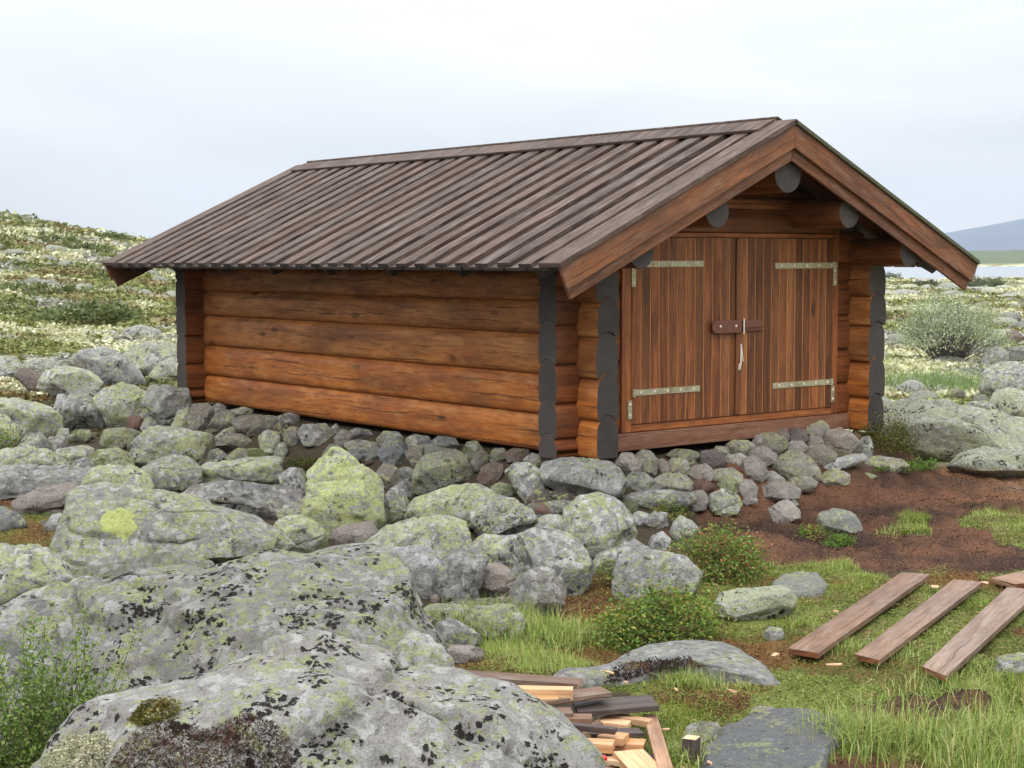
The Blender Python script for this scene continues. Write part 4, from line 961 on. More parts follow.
('stone', 'g13', [(298, 433), (303, 424), (325, 423), (333, 430), (333, 443), (322, 447), (304, 446)], 'W2', 'light speckled oval foundation stone at the middle of the log wall', {}),
('stone', 'g14', [(330, 429), (336, 423), (341, 429), (336, 434), (331, 433)], 'W', 'tiny white stone right of the light speckled foundation stone', {}),
('stone', 'g16', [(333, 438), (342, 429), (353, 433), (351, 447), (338, 449)], 'R', 'dark reddish stone below the tiny white one', {}),
('stone', 'g17', [(344, 444), (360, 438), (378, 443), (382, 454), (370, 464), (352, 458)], 'G', 'wide grey stone behind the top of the pointed yellow boulder', {}),
('stone', 'g18', [(273, 457), (279, 443), (285, 442), (288, 452), (284, 460), (276, 461)], 'Y', 'small pale triangular stone left of the dark moss cushion', {}),
('boulder', 'g19', [(189, 452), (196, 439), (212, 437), (230, 445), (228, 456), (205, 460)], 'M', 'mossy green stone above the flat slab with the small yellow spot', {}),
('stone', 'g20', [(200, 464), (207, 450), (218, 448), (228, 456), (224, 466), (208, 468)], 'Y', 'yellow-green stone on the left part of the cut slab', {}),
('stone', 'g21', [(224, 458), (238, 448), (262, 449), (276, 454), (272, 464), (240, 466)], 'M', 'flat mossy stone lying along the back of the cut slab', {}),
('stone', 'f1', [(347, 432), (356, 428), (370, 430), (373, 436), (358, 440), (349, 438)], 'L', 'flat light stone under the log wall behind the pointed yellow boulder', {}),
('stone', 'f2', [(376, 439), (384, 431), (398, 432), (405, 439), (392, 447), (379, 446)], 'L', 'light green-grey stone on top of the dark leaning stone', {}),
('stone', 'f3', [(378, 453), (386, 438), (400, 437), (409, 450), (410, 466), (395, 470), (382, 463)], 'S', 'dark leaning stone with a pale split edge under the log wall', dict(facets=9)),
('stone', 'f4', [(405, 440), (414, 434), (428, 436), (433, 446), (420, 453), (408, 449)], 'G', 'grey rounded stone tight under the log wall, left of the dark speckled one', {}),
('stone', 'f5', [(427, 445), (438, 436), (455, 438), (460, 447), (445, 454), (430, 452)], 'S', 'dark speckled stone tight under the log wall above the purple-topped boulder', {}),
('stone', 'f6', [(405, 454), (413, 445), (424, 450), (422, 465), (412, 467)], 'R', 'reddish stone left of the purple-topped boulder', {}),
('stone', 'f7', [(462, 451), (467, 442), (477, 441), (483, 449), (476, 460), (467, 461)], 'M', 'small green stone near the cabin corner under the log wall', {}),
('stone', 'f8', [(468, 467), (474, 455), (482, 448), (489, 455), (486, 466), (478, 473), (471, 472)], 'P', 'pink tilted stone beside the small green one', {}),
('stone', 'f9', [(488, 455), (495, 447), (505, 448), (507, 458), (500, 464), (490, 462)], 'M', 'pale green round stone between the pink tilted stone and the brown flat one', {}),
('stone', 'f10', [(503, 452), (514, 448), (529, 450), (526, 461), (508, 463)], 'D2', 'brown flat stone tight under the end of the log wall', {}),
('stone', 'f11', [(477, 479), (482, 467), (494, 461), (504, 464), (503, 478), (492, 485), (481, 484)], 'D2', 'brown rounded stone beneath the pale green round one', {}),
('stone', 'f12', [(523, 459), (532, 452), (541, 455), (542, 465), (530, 469), (523, 466)], 'G', 'small grey stone tucked under the near corner of the log wall', {}),
('stone', 'f13', [(488, 489), (500, 482), (515, 485), (518, 496), (506, 503), (491, 498)], 'M', 'mossy green stone behind the rounded grey boulder below the corner', {}),
('stone', 'f14', [(377, 472), (384, 463), (394, 465), (404, 475), (403, 487), (390, 490), (380, 485)], 'P', 'smooth pink stone right of the pointed yellow boulder', {}),
('stone', 'f15', [(396, 472), (404, 466), (412, 467), (414, 480), (403, 482)], 'G', 'small grey stone left of the purple-topped boulder, low', {}),
('stone', 'f16', [(384, 500), (391, 488), (404, 490), (409, 505), (405, 520), (392, 530), (385, 522)], 'Y', 'light lichen stone pressed against the right side of the pointed yellow boulder', {}),
('stone', 'f17', [(389, 492), (402, 479), (412, 482), (412, 496), (400, 499)], 'G', 'grey stone between the smooth pink stone and the rounded grey-green boulder', {}),
('stone', 'o1', [(526, 504), (536, 486), (549, 488), (551, 502), (540, 509)], 'D', 'dark stone in the hollow left of the cabin corner stone', {}),
# ---- stones packed under the doors
('stone', 'h1', [(614, 462), (622, 453), (632, 453), (641, 463), (640, 473), (628, 475), (620, 468)], 'P2', 'smooth buff stone right of the cabin corner stone, under the doorsill', {}),
('stone', 'h2', [(633, 457), (642, 450), (650, 451), (658, 460), (657, 474), (648, 477), (639, 472)], 'L', 'round grey-green stone second from the corner under the doorsill', {}),
('stone', 'h3', [(656, 462), (662, 458), (669, 463), (669, 474), (659, 475)], 'P2', 'narrow buff stone third from the corner under the doorsill', {}),
('stone', 'h4', [(625, 480), (632, 472), (645, 472), (655, 480), (650, 491), (636, 493), (628, 490)], 'W2', 'white speckled stone at the right side of the cabin corner stone', {}),
('stone', 'h5', [(649, 491), (655, 478), (666, 471), (680, 472), (693, 480), (695, 489), (685, 495), (668, 496)], 'G', 'broad sloping grey stone above the long flat slab', {}),
('stone', 'h6', [(666, 455), (674, 449), (690, 449), (700, 453), (696, 461), (678, 463)], 'Y', 'flat green-crusted stone tight under the doorsill', {}),
('stone', 'h7', [(664, 467), (672, 458), (686, 459), (690, 470), (680, 475), (668, 474)], 'G', 'grey stone under the flat green-crusted one', {}),
('stone', 'h8', [(680, 470), (684, 459), (694, 459), (701, 468), (697, 476), (685, 477)], 'D', 'dark grey stone left of the buff egg-shaped one', {}),
('stone', 'h9', [(698, 464), (702, 451), (714, 449), (725, 456), (724, 468), (712, 471), (702, 470)], 'P3', 'dark purplish block under the doorsill', dict(facets=9)),
('stone', 'h10', [(711, 453), (716, 446), (726, 446), (731, 453), (724, 459)], 'L', 'small light stone on top of the dark purplish block', {}),
('stone', 'h11', [(725, 446), (733, 440), (748, 440), (755, 446), (750, 454), (733, 455)], 'L', 'light oval stone just under the doorsill at its middle', {}),
('stone', 'h12', [(723, 466), (727, 455), (740, 453), (748, 458), (745, 469), (732, 472)], 'P2', 'buff block under the light oval stone', {}),
('stone', 'h13', [(747, 456), (754, 447), (766, 446), (777, 454), (775, 463), (763, 467), (752, 462)], 'P2', 'pinkish stone in the middle of the heap before the doors', {}),
('stone', 'h14', [(759, 446), (761, 434), (772, 432), (786, 438), (788, 447), (778, 454), (766, 452)], 'L', 'light grey rounded stone in the top row of the heap', {}),
('stone', 'h15', [(774, 438), (779, 428), (787, 428), (790, 438), (784, 445)], 'P3', 'dark narrow stone left of the topmost stone of the heap', {}),
('stone', 'h15b', [(751, 444), (756, 435), (763, 436), (764, 447), (756, 450)], 'P2', 'small brown stone leaning on the sill in the heap before the doors', {}),
('stone', 'h16', [(789, 432), (797, 420), (811, 417), (824, 421), (830, 430), (824, 440), (808, 441), (794, 441)], 'P4', 'topmost rounded stone of the heap, tinged with green', {}),
('stone', 'h17', [(787, 438), (793, 428), (804, 430), (808, 439), (801, 446), (790, 446)], 'P3', 'brown-grey stone under the left side of the topmost stone', {}),
('stone', 'h18', [(804, 442), (811, 435), (820, 437), (824, 444), (816, 449), (807, 448)], 'P2', 'small buff stone beneath the topmost stone', {}),
('stone', 'h19', [(822, 444), (828, 431), (840, 427), (852, 434), (862, 446), (857, 454), (843, 456), (830, 453)], 'P2', 'large smooth buff stone at the right end of the doorsill', dict(facets=4)),
('stone', 'h20', [(855, 450), (862, 437), (869, 436), (873, 447), (871, 459), (861, 460)], 'W2', 'thin upright light stone under the right cabin corner', {}),
('stone', 'h22', [(803, 457), (810, 446), (824, 445), (837, 454), (832, 466), (815, 468)], 'L', 'light slab stone behind the blue-edged flat slab', {}),
('stone', 'h23', [(784, 449), (792, 441), (803, 441), (808, 449), (799, 456), (788, 456)], 'P2', 'small buff stone above the big central stone of the heap', {}),
('boulder', 'h21', [(767, 470), (776, 458), (788, 449), (800, 450), (812, 460), (820, 472), (816, 481), (798, 483), (776, 479)], 'P4', 'big central wedge stone of the heap before the doors', {}),
('stone', 'h24', [(815, 471), (830, 461), (850, 455), (862, 454), (865, 461), (850, 467), (835, 473), (820, 476)], 'W', 'flat slab with a pale blue edge at the right of the heap', dict(facets=4)),
('stone', 'h25', [(818, 481), (824, 471), (838, 469), (849, 475), (848, 484), (835, 488), (823, 488)], 'P4', 'light brown block under the flat blue-edged slab', {}),
('stone', 'h26', [(739, 474), (744, 460), (754, 456), (764, 463), (768, 475), (759, 486), (747, 485)], 'P2', 'tall rounded pinkish stone left of the big central wedge', {}),
('stone', 'h27', [(706, 476), (716, 469), (732, 468), (742, 475), (740, 485), (725, 488), (712, 485)], 'P4', 'rounded brown-grey stone left of the tall pinkish one', {}),
('stone', 'h28', [(687, 476), (694, 466), (706, 464), (714, 470), (712, 480), (698, 484)], 'P2', 'buff egg-shaped stone at the left of the heap', {}),
('stone', 'h29', [(687, 491), (692, 481), (704, 478), (714, 485), (714, 493), (700, 496)], 'R', 'dark brown stone below the buff egg-shaped one', {}),
('stone', 'h30', [(716, 488), (721, 477), (731, 475), (738, 484), (737, 496), (724, 498)], 'M', 'green-tinged rounded stone left of the small pink one', {}),
('stone', 'h31', [(707, 506), (711, 494), (724, 489), (737, 493), (742, 504), (737, 514), (722, 517), (711, 512)], 'L', 'round lichen-flecked stone lowest at the left of the heap', {}),
('stone', 'h32', [(687, 504), (691, 492), (703, 490), (709, 499), (705, 510), (693, 512)], 'P2', 'tan stone touching the left side of the lowest round stone', {}),
('stone', 'h33', [(737, 490), (742, 478), (752, 480), (758, 488), (756, 498), (744, 500)], 'P2', 'small pink stone under the tall pinkish one', {}),
('stone', 'h34', [(740, 502), (748, 496), (757, 498), (757, 503), (748, 506)], 'P2', 'flat little brown stone at the foot of the heap', {}),
('stone', 'h35', [(755, 482), (762, 472), (774, 471), (785, 479), (782, 487), (766, 489)], 'G', 'greenish grey stone under the left foot of the big central wedge', {}),
('stone', 'h36', [(783, 485), (794, 477), (810, 477), (817, 483), (812, 491), (795, 493)], 'G', 'long grey stone under the right foot of the big central wedge', {}),
('stone', 'h37', [(761, 498), (763, 487), (774, 482), (790, 482), (800, 491), (798, 499), (784, 501), (770, 504)], 'P2', 'wide pinkish stone overhanging the front of the heap', {}),
('stone', 'h38', [(769, 509), (779, 502), (788, 498), (799, 511), (799, 518), (787, 524), (775, 525)], 'P2', 'loose squarish stone tipped on the bare peat', dict(facets=9, boxy=.6)),
('stone', 'h39', [(788, 504), (794, 499), (799, 504), (797, 508), (790, 508)], 'G', 'little grey stone behind the loose squarish one', {}),
('stone', 'h40', [(817, 522), (821, 512), (840, 507), (851, 511), (859, 522), (861, 532), (842, 535), (824, 531)], 'S2', 'grey-green angular stone alone on the bare peat', dict(facets=8)),
('stone', 'h41', [(848, 477), (856, 471), (868, 472), (877, 477), (868, 481), (854, 481)], 'M', 'small green flat stone at the edge of the peat', {}),
('stone', 'h42', [(858, 471), (864, 459), (880, 456), (900, 459), (908, 466), (895, 475), (872, 477)], 'G', 'flat grey slab in the grass below the right cabin corner', {}),
# ---- right of the cabin
('boulder', 'B1', [(875, 415), (886, 402), (905, 398), (930, 400), (950, 399), (975, 407), (1000, 416), (1040, 424), (1050, 448), (1030, 462), (1000, 466), (975, 462), (950, 463), (925, 458), (905, 452), (893, 438), (882, 424)], 'L3', 'very large lichen outcrop just right of the cabin', dict(facets=14, rough=.12)),
('boulder', 'B2', [(952, 466), (965, 454), (985, 447), (1005, 450), (1030, 458), (1045, 468), (1010, 477), (985, 476), (960, 473)], 'L3', 'pale green boulder lying before the very large outcrop at the right edge', {}),
('boulder', 'B3', [(983, 388), (989, 371), (1000, 364), (1015, 363), (1040, 366), (1045, 394), (1010, 399), (990, 397)], 'L', 'upright grey-green boulder at the right edge', {}),
('boulder', 'B4', [(990, 408), (998, 392), (1010, 389), (1040, 395), (1045, 416), (1015, 422), (996, 419)], 'L3', 'pale yellow boulder below the upright one at the right edge', {}),
('stone', 'B5', [(965, 410), (972, 402), (985, 401), (996, 406), (994, 414), (978, 416)], 'L', 'grey stone left of the pale yellow boulder at the right edge', {}),
('stone', 'B6', [(898, 389), (905, 381), (916, 380), (926, 388), (922, 395), (906, 395)], 'W2', 'small light grey rock in the heath just right of the cabin', {}),
('stone', 'B6b', [(948, 396), (955, 389), (963, 391), (965, 398), (956, 400)], 'D', 'small dark rock between the willow grass and the very large outcrop', {}),
('stone', 'B7', [(1003, 341), (1008, 332), (1016, 331), (1024, 338), (1020, 345), (1008, 346)], 'D2', 'small brown rock sitting high at the right edge', {}),
('boulder', 'B8', [(1003, 360), (1006, 349), (1022, 345), (1040, 347), (1040, 364), (1012, 366)], 'S', 'dark boulder at the right edge beside the willow', {}),
('boulder', 'B9', [(980, 362), (986, 350), (996, 346), (1006, 352), (1006, 367), (990, 369)], 'W2', 'pale boulder right of the willow, touching the dark one', {}),
# ---- in the grass
('stone', 'q1', [(772, 582), (782, 573), (800, 570), (818, 572), (829, 581), (822, 591), (800, 593), (780, 591)], 'S2', 'flat dark stone level with the turf between peat and grass', dict(facets=4, depth=.6, lean=2.5)),
('boulder', 'q2', [(714, 605), (722, 594), (740, 589), (765, 586), (786, 587), (793, 598), (788, 612), (775, 622), (760, 624), (735, 620), (718, 615)], 'L3', 'pale low boulder in the grass, nearest the left plank', dict(facets=6)),
('stone', 'q3', [(762, 634), (770, 627), (780, 628), (784, 637), (776, 641), (766, 640)], 'G', 'little grey stone sunk in the grass below the pale low boulder', {}),
('boulder', 'q4', [(545, 682), (560, 672), (595, 665), (620, 655), (650, 646), (690, 641), (725, 641), (745, 648), (765, 662), (782, 677), (760, 677), (735, 671), (700, 669), (660, 671), (620, 678), (570, 683)], 'W2', 'long low rock half covered by moss beside the lumber pile', dict(facets=3, depth=.4, rough=.03, lean=1.6)),
('boulder', 'q5', [(700, 748), (718, 730), (745, 719), (775, 711), (810, 709), (838, 714), (847, 724), (840, 738), (828, 748), (825, 765), (790, 790), (740, 792), (708, 776)], 'S', 'flat dark grey slab in the grass at the bottom of the picture', dict(facets=3, depth=.4, rough=.03, lean=1.6)),
('boulder', 'q5b', [(682, 742), (688, 727), (700, 722), (716, 724), (724, 738), (716, 752), (696, 755)], 'M', 'pale green stone joined to the left end of the flat dark slab', {}),
('stone', 'q6', [(748, 718), (754, 708), (766, 706), (780, 711), (778, 720), (760, 724)], 'P4', 'small pinkish stone behind the flat dark slab', {}),
('boulder', 'q7', [(998, 670), (1003, 658), (1020, 654), (1045, 658), (1045, 678), (1012, 682)], 'G', 'grey stone buried in the grass at the right edge', {}),
]
RM['YG'] = rock_mat('rock_pointed', (.25, .255, .235), (.37, .375, .34), .55, .50, 1.02, yelc=(.58, .64, .20), blk=.3, brown=.05)
RM['Y2'] = rock_mat('rock_disc', (.19, .195, .175), (.36, .365, .335), .6, .49, .68, yelc=(.48, .54, .16), blk=.25, brown=.1)
RM['L2'] = rock_mat('rock_lichen_light', (.20, .205, .19), (.38, .385, .36), .7, .47, .65, blk=.45, brown=.1)
RM['L3'] = rock_mat('rock_lichen_pale_green', (.22, .225, .20), (.38, .385, .34), .7, .46, .85, yelc=(.50, .54, .30), blk=.6, brown=.05)
RM['W2'] = rock_mat('rock_light', (.20, .20, .195), (.42, .42, .41), .6, .47, .45, blk=.45, brown=.2, warm=(.34, .28, .24))
RM['P2'] = rock_mat('rock_buff', (.29, .26, .225), (.40, .365, .325), .3, .55, .08, blk=.15, brown=.35, warm=(.34, .24, .19), moss=0, spk=.5)
RM['P3'] = rock_mat('rock_purplish', (.16, .135, .125), (.24, .205, .19), .2, .58, .05, blk=.1, brown=.3, warm=(.20, .13, .11), moss=0)
RM['P4'] = rock_mat('rock_greybrown', (.26, .235, .20), (.35, .325, .285), .35, .53, .45, blk=.2, brown=.25, moss=.1)
RM['D2'] = rock_mat('rock_brown', (.13, .10, .085), (.20, .165, .14), .12, .6, .1, blk=.1, brown=.4, warm=(.16, .09, .06), moss=.1)
RM['S2'] = rock_mat('rock_greygreen', (.19, .20, .18), (.26, .27, .24), .15, .58, .15, blk=.1, brown=.1, moss=.1)
RM['Mg'] = rock_mat('rock_green_face', (.20, .20, .18), (.29, .29, .26), .3, .55, .8, yelc=(.36, .40, .14), blk=.4, moss=.6)
def flat_slab(name, poly, style, z, dome, thick, seed):
    P = np.array([atz(a, b, z)[:2] for a, b in poly]); c = P.mean(0); th, rr = radial(P, c)
    V = []; n, m_ = 220, 44; an = np.linspace(-np.pi, np.pi, n, endpoint=False); r0 = np.interp(an, th, rr, period=2*np.pi)
    X = []
    for k in range(m_+1):
        t = k/m_; X.append(np.stack([np.cos(an)*r0*t, np.sin(an)*r0*t, dome*(1-t**3)+0*an-.012*(t > .97)], -1))
    for k in range(1, 6): X.append(np.stack([np.cos(an)*r0*(1+.012*k), np.sin(an)*r0*(1+.012*k), -thick*k/5+0*an], -1))
    V = np.concatenate(X); w_ = V+np.array([*c, 0])
    V[:, 2] += fbm(w_*np.array([3, 3, 0])+seed, 5, seed)*.016+fbm(w_*12+seed, 3, seed+4)*.004; V[:, :2] += (fbm(w_*9, 3, seed+8)*.012)[:, None]
    M_ = len(X); i, j = np.meshgrid(np.arange(M_-1), np.arange(n), indexing='ij'); j2 = (j+1) % n
    F = np.stack([i*n+j, (i+1)*n+j, (i+1)*n+j2, i*n+j2], -1).reshape(-1, 4)
    o = mesh_np(name, V, F, RM[style]); o.location = (*c, z); return o
SLAB = {'q1': (-.385, .008, .1), 'q5': (-.37, .012, .16), 'q4': (-.37, .03, .2)}
RM['PD'] = rock_mat('rock_brown_dark', (.16, .142, .122), (.26, .235, .205), .25, .55, .2, blk=.15, brown=.3, warm=(.20, .15, .115), moss=.05, spk=.5)
rock_objs = {}
for k, (nm, key, poly, st, lab, opt) in enumerate(ROCKS):
    if key[0] == 'h' and key not in ('h31', 'h30', 'h38', 'h41', 'h40'): st = {'L': 'P4', 'Y': 'M', 'G': 'P4'}.get(st, st)
    if key[0] in 'gf' : st = {'P': 'PD', 'R': 'PD', 'W2': 'G', 'L': 'G', 'P2': 'PD'}.get(st, st)
    if key == 'g13': st = 'W2'
    o = flat_slab(nm, poly, st, *SLAB[key], k+1) if key in SLAB else outline_rock(nm, poly, st, seed=k+1, **opt)
    cat = 'boulder' if nm == 'boulder' else 'stone'
    grp = 'stones piled under the log wall' if key[0] in 'gfo' else ('stones heaped under the doorsill' if key[0] == 'h' else 'lichen boulders around the cabin')
    tag(o, lab, cat, grp); rock_objs[key] = o
# small filler stones down in the gaps (a few shapes, copied)
def rawrock(name, mat, seed, sub=3, flat=.7, sx=1.25):
    S, F = ico(sub); rs = np.random.default_rng(seed); Q = S*np.array([sx, 1, flat]); Q = Q*(1+.14*fbm(S*1.2+seed, 3, seed)[:, None])
    for k in range(9):
        n_ = rs.normal(size=3); n_[2] = abs(n_[2])*.8; n_ /= np.linalg.norm(n_); pr = Q@n_; o = pr.max()*rs.uniform(.62, .85); ex = np.maximum(pr-o, 0); Q = Q-n_*(ex*.92)[:, None]
    Q = Q+S*(fbm(Q*3.5+seed, 3, seed+5)*.03)[:, None]
    return mesh_np(name, Q, F, mat)
def scatter_rocks(pts, mats, label, cat, group, sub=3, seedb=0, flat=.7, name='stone'):
    protos = []
    for k, (x, y, z, r) in enumerate(pts):
        if len(protos) < min(8, len(pts)):
            o = rawrock(name, RM[mats[len(protos) % len(mats)]], seedb+len(protos), sub, flat); protos.append(o)
            # scale lives in the mesh so that texture stays in metres
        else:
            o = protos[k % len(protos)].copy(); COL.objects.link(o)
        o.location = (x, y, z); o.rotation_euler = (random.uniform(-.25, .25), random.uniform(-.25, .25), random.uniform(0, 6.28)); o.scale = (r*random.uniform(.85, 1.2),)*2+(r*random.uniform(.7, 1.05),)
        tag(o, label, cat, group)
FIELD = [(-40, 400), (130, 392), (200, 404), (380, 442), (540, 458), (625, 470), (690, 500), (640, 528), (600, 570), (560, 600), (500, 640), (430, 640), (420, 560), (300, 540), (60, 575), (-40, 560)]
pts = []
rs = np.random.default_rng(5)
while len(pts) < 90:
    px = rs.uniform(-30, 690); py = rs.uniform(395, 650)
    if not in_poly(np.array([px]), np.array([py]), FIELD)[0]: continue
    if rs.random() > (py-380)/200 + .25: pass
    P, t = hitg(px, py)
    r = rs.uniform(.05, .12) if px > 200 or py > 450 else rs.uniform(.08, .2)
    if -.05 < P[0] < W+.05 and P[1] > -.1: continue
    if any((P[0]-q[0])**2+(P[1]-q[1])**2 < (r+q[3])**2*.6 for q in pts): continue
    pts.append((P[0], P[1], P[2]+r*.15, r))
scatter_rocks(pts, ['L', 'G', 'W2', 'P4', 'D2', 'M', 'L2', 'G'], 'small stone half hidden in the gaps between the lichen boulders', 'stone', 'small stones in the gaps of the boulder field', 3, 300)

# ------------------------------------------------------------------ plants
def plant_mat(name, rough=.6, trans=.25, var=.35):
    m = NT(name); at = m.n('ShaderNodeAttribute', attribute_name='tint').outputs[0]
    t = m.n('ShaderNodeTexCoord').outputs['Object']; n1 = m.noise(t, 25, 3, .6).outputs[0]
    c = m.mix(m.th(n1, .3, .7), at, m.mix(1, at, (1-var,)*3, 'MULTIPLY'))
    m.fin(c, rough, None, .25)
    tr = m.n('ShaderNodeBsdfTranslucent'); m.l(m.mix(1, c, (1.2, 1.25, .7), 'MULTIPLY'), tr.inputs[0])
    ms_ = m.n('ShaderNodeMixShader'); ms_.inputs[0].default_value = trans; m.l(m.b.outputs[0], ms_.inputs[1]); m.l(tr.outputs[0], ms_.inputs[2]); m.l(ms_.outputs[0], m.out.inputs[0])
    return m.m
M['leaf'] = plant_mat('leaves'); M['grass'] = plant_mat('grass_blades', .5, .3, .2); M['mosses'] = plant_mat('moss', .9, .1, .4)
M['bark'] = simple('twig_bark', (.10, .07, .05), .8, .4, 60); M['bark2'] = simple('grey_bark', (.14, .12, .11), .8, .4, 30)
def leaves_mesh(P, size, tint, rng, aspect=.55, up=.4):
    """one small folded leaf (two triangles) per point"""
    n = len(P); d = rng.normal(size=(n, 3)); d[:, 2] = abs(d[:, 2])*up+.1; d /= np.linalg.norm(d, axis=1)[:, None]
    s = np.cross(d, rng.normal(size=(n, 3))); s /= np.linalg.norm(s, axis=1)[:, None]+1e-9
    nn = np.cross(d, s); sz = (size*rng.uniform(.6, 1.3, n))[:, None] if np.ndim(size) == 0 else (size*rng.uniform(.6, 1.3, n))[:, None]
    a = P; b = P+d*sz*.5+s*sz*aspect*.5+nn*sz*.08; c = P+d*sz; e_ = P+d*sz*.5-s*sz*aspect*.5+nn*sz*.08
    V = np.stack([a, b, c, e_], 1).reshape(-1, 3); F = np.arange(4*n).reshape(n, 4)
    return V, F, np.repeat(tint, 4, 0)
def pal(n, cols, rng, j=.25):
    c = np.array(cols)[rng.integers(0, len(cols), n)]; return c*rng.uniform(1-j, 1+j, (n, 1))
def grass_mesh(P, length, width, tint, rng, lean=.5, comb=None):
    n = len(P); a = rng.uniform(0, 2*np.pi, n) if comb is None else comb+rng.normal(0, .9, n); dx = np.stack([np.cos(a), np.sin(a), np.zeros(n)], -1); sx = np.stack([-np.sin(a), np.cos(a), np.zeros(n)], -1)
    ln = (length)[:, None]; le = (rng.uniform(.1, 1, n)*lean)[:, None]; w_ = width[:, None]
    p0 = P; p1 = P+np.array([0, 0, 1])*ln*(.5-le*.08)+dx*ln*le*.26; p2 = P+np.array([0, 0, 1])*ln*np.maximum(1-le*.55, .22)+dx*ln*le*.8
    V = np.stack([p0-sx*w_, p0+sx*w_, p1+sx*w_*.8, p1-sx*w_*.8, p2], 1).reshape(-1, 3)
    i = np.arange(n)*5
    loops = np.stack([i, i+1, i+2, i+3, i+3, i+2, i+4], -1).ravel(); sizes = np.tile([4, 3], n)
    return V, loops, sizes, np.repeat(tint, 5, 0)
rg = np.random.default_rng(77)
def sample_area(test, bb, n, rng):
    out = []; tot = 0
    while tot < n:
        x = rng.uniform(bb[0], bb[1], n); y = rng.uniform(bb[2], bb[3], n)
        k = test(x, y); out.append(np.stack([x[k], y[k]], -1)); tot += k.sum()
        if len(out) > 400: break
    return np.concatenate(out)[:n]
def bbox(*polys):
    P = np.concatenate([np.array(p) for p in polys]); return P[:, 0].min(), P[:, 0].max(), P[:, 1].min(), P[:, 1].max()
# keep blades out of the rocks and planks
FOOT = []
def clear_of(x, y):
    ok = np.ones(x.shape, bool)
    for poly in FOOT: ok &= ~in_poly(x, y, poly)
    return ok
PLQ = [[(902, 572), (930, 574), (818, 653), (788, 648)], [(954, 579), (982, 582), (879, 660), (855, 654)], [(1007, 587), (1040, 590), (946, 676), (922, 666)], [(990, 578), (1030, 569), (1060, 578), (1016, 584)]]
for q in PLQ: FOOT.append([tuple(atz(a, b, -.38)[:2]) for a, b in q])
for key in ('q1', 'q5', 'q4', 'q2', 'q3'):
    q = [r for r in ROCKS if r[1] == key][0][2]; q = np.array(q, float); c = q.mean(0)
    FOOT.append([tuple(atz(*(c+(p-c)*.86), -.38)[:2]) for p in q])
# grass
bb = bbox(GRASS, *GPATCH); NG = 60000
dens = lambda x, y: fbm2(x, y, 3.1, 3, 201)
def tg(x, y):
    m_ = masks(x, y); u, v = uvw(x, y)
    px, py, z = project(np.stack([x, y, np.full(x.shape, -.42)], -1))
    return m_['grass'] & clear_of(x, y) & (dens(x, y) > rg.uniform(-.75, .45, x.shape)) & (px < 1075) & (py < 830)
G = sample_area(tg, bb, NG, rg); hz = ground_h(G[:, 0], G[:, 1])
ln = (.022+.075*np.clip(fbm2(G[:, 0], G[:, 1], 2.6, 3, 205)+.15, 0, 1.5))*rg.uniform(.5, 1.5, len(G))
pxg, pyg, _ = project(np.column_stack([G, hz])); nearpl = in_poly(pxg, pyg, [(770, 655), (900, 570), (1060, 570), (1060, 640), (950, 700), (780, 672)]); ln = np.where(nearpl, ln*.38, ln)
tc_ = pal(len(G), [(.19, .27, .05), (.24, .32, .06), (.32, .37, .09), (.14, .22, .04), (.42, .38, .17), (.27, .30, .07)], rg)
V, lo, sz, tt = grass_mesh(np.column_stack([G, hz-.005]), ln*1.0, rg.uniform(.0011, .0024, len(G)), tc_, rg, 1.45, fbm2(G[:, 0], G[:, 1], 1.3, 3, 209)*6)
o = mesh_np('grass', V, None, M['grass'], None, True, tt, None, lo, sz); tag(o, 'short fresh green grass between the planks, the peat and the boulders', 'grass', kind='stuff')
# grass thatch: dead and brown low leaves in the turf, mosses, heath
def carpet(name, label, cat, test, bb, n, cols, size, hgt, mat='mosses', seed=1, up=.4):
    r = np.random.default_rng(seed); G = sample_area(test, bb, n, r); hz = ground_h(G[:, 0], G[:, 1])
    bump_ = np.clip(fbm2(G[:, 0], G[:, 1], 5, 3, seed)+.5, 0, 1.5)
    P = np.column_stack([G, hz+r.uniform(-.005, 1, len(G))*hgt*bump_])
    q = np.clip(fbm2(G[:, 0], G[:, 1], 2.3, 4, seed+3)*.9+.5+r.normal(0, .18, len(G)), 0, .999)
    tint = np.array(cols)[(q*len(cols)).astype(int)]*r.uniform(.65, 1.3, (len(G), 1))
    V, F, T = leaves_mesh(P, size, tint, r, up=up)
    o = mesh_np(name, V, F, M[mat], None, False, T); return tag(o, label, cat, kind='stuff')
carpet('moss', 'rusty brown and green moss between stones and grass', 'moss', lambda x, y: masks(x, y)['rust'] & clear_of(x, y), bbox(RUST, MOSSL, MOSSU, HEATHM, HEATHN, GRASS), 80000,
       [(.12, .16, .035), (.19, .21, .05), (.25, .19, .07), (.27, .14, .05), (.18, .08, .035), (.10, .045, .025)], .013, .030, seed=31)
carpet('dead_grass', 'brown dead blades and thatch under the green grass', 'thatch', lambda x, y: masks(x, y)['grass'] & clear_of(x, y), bbox(GRASS, *GPATCH), 30000,
       [(.17, .20, .05), (.22, .23, .08), (.30, .24, .11), (.20, .13, .06), (.13, .16, .04)], .017, .022, seed=41, up=.15)
carpet('peat_crumbs', 'reddish brown crumbs and roots on the bare peat', 'peat', lambda x, y: masks(x, y)['peat'] & clear_of(x, y), bbox(PEAT, PEAT2, PEAT3), 24000,
       [(.045, .027, .02), (.065, .037, .027), (.09, .05, .032), (.13, .072, .042), (.20, .12, .07), (.08, .048, .034)], .014, .016, seed=51, up=.25)

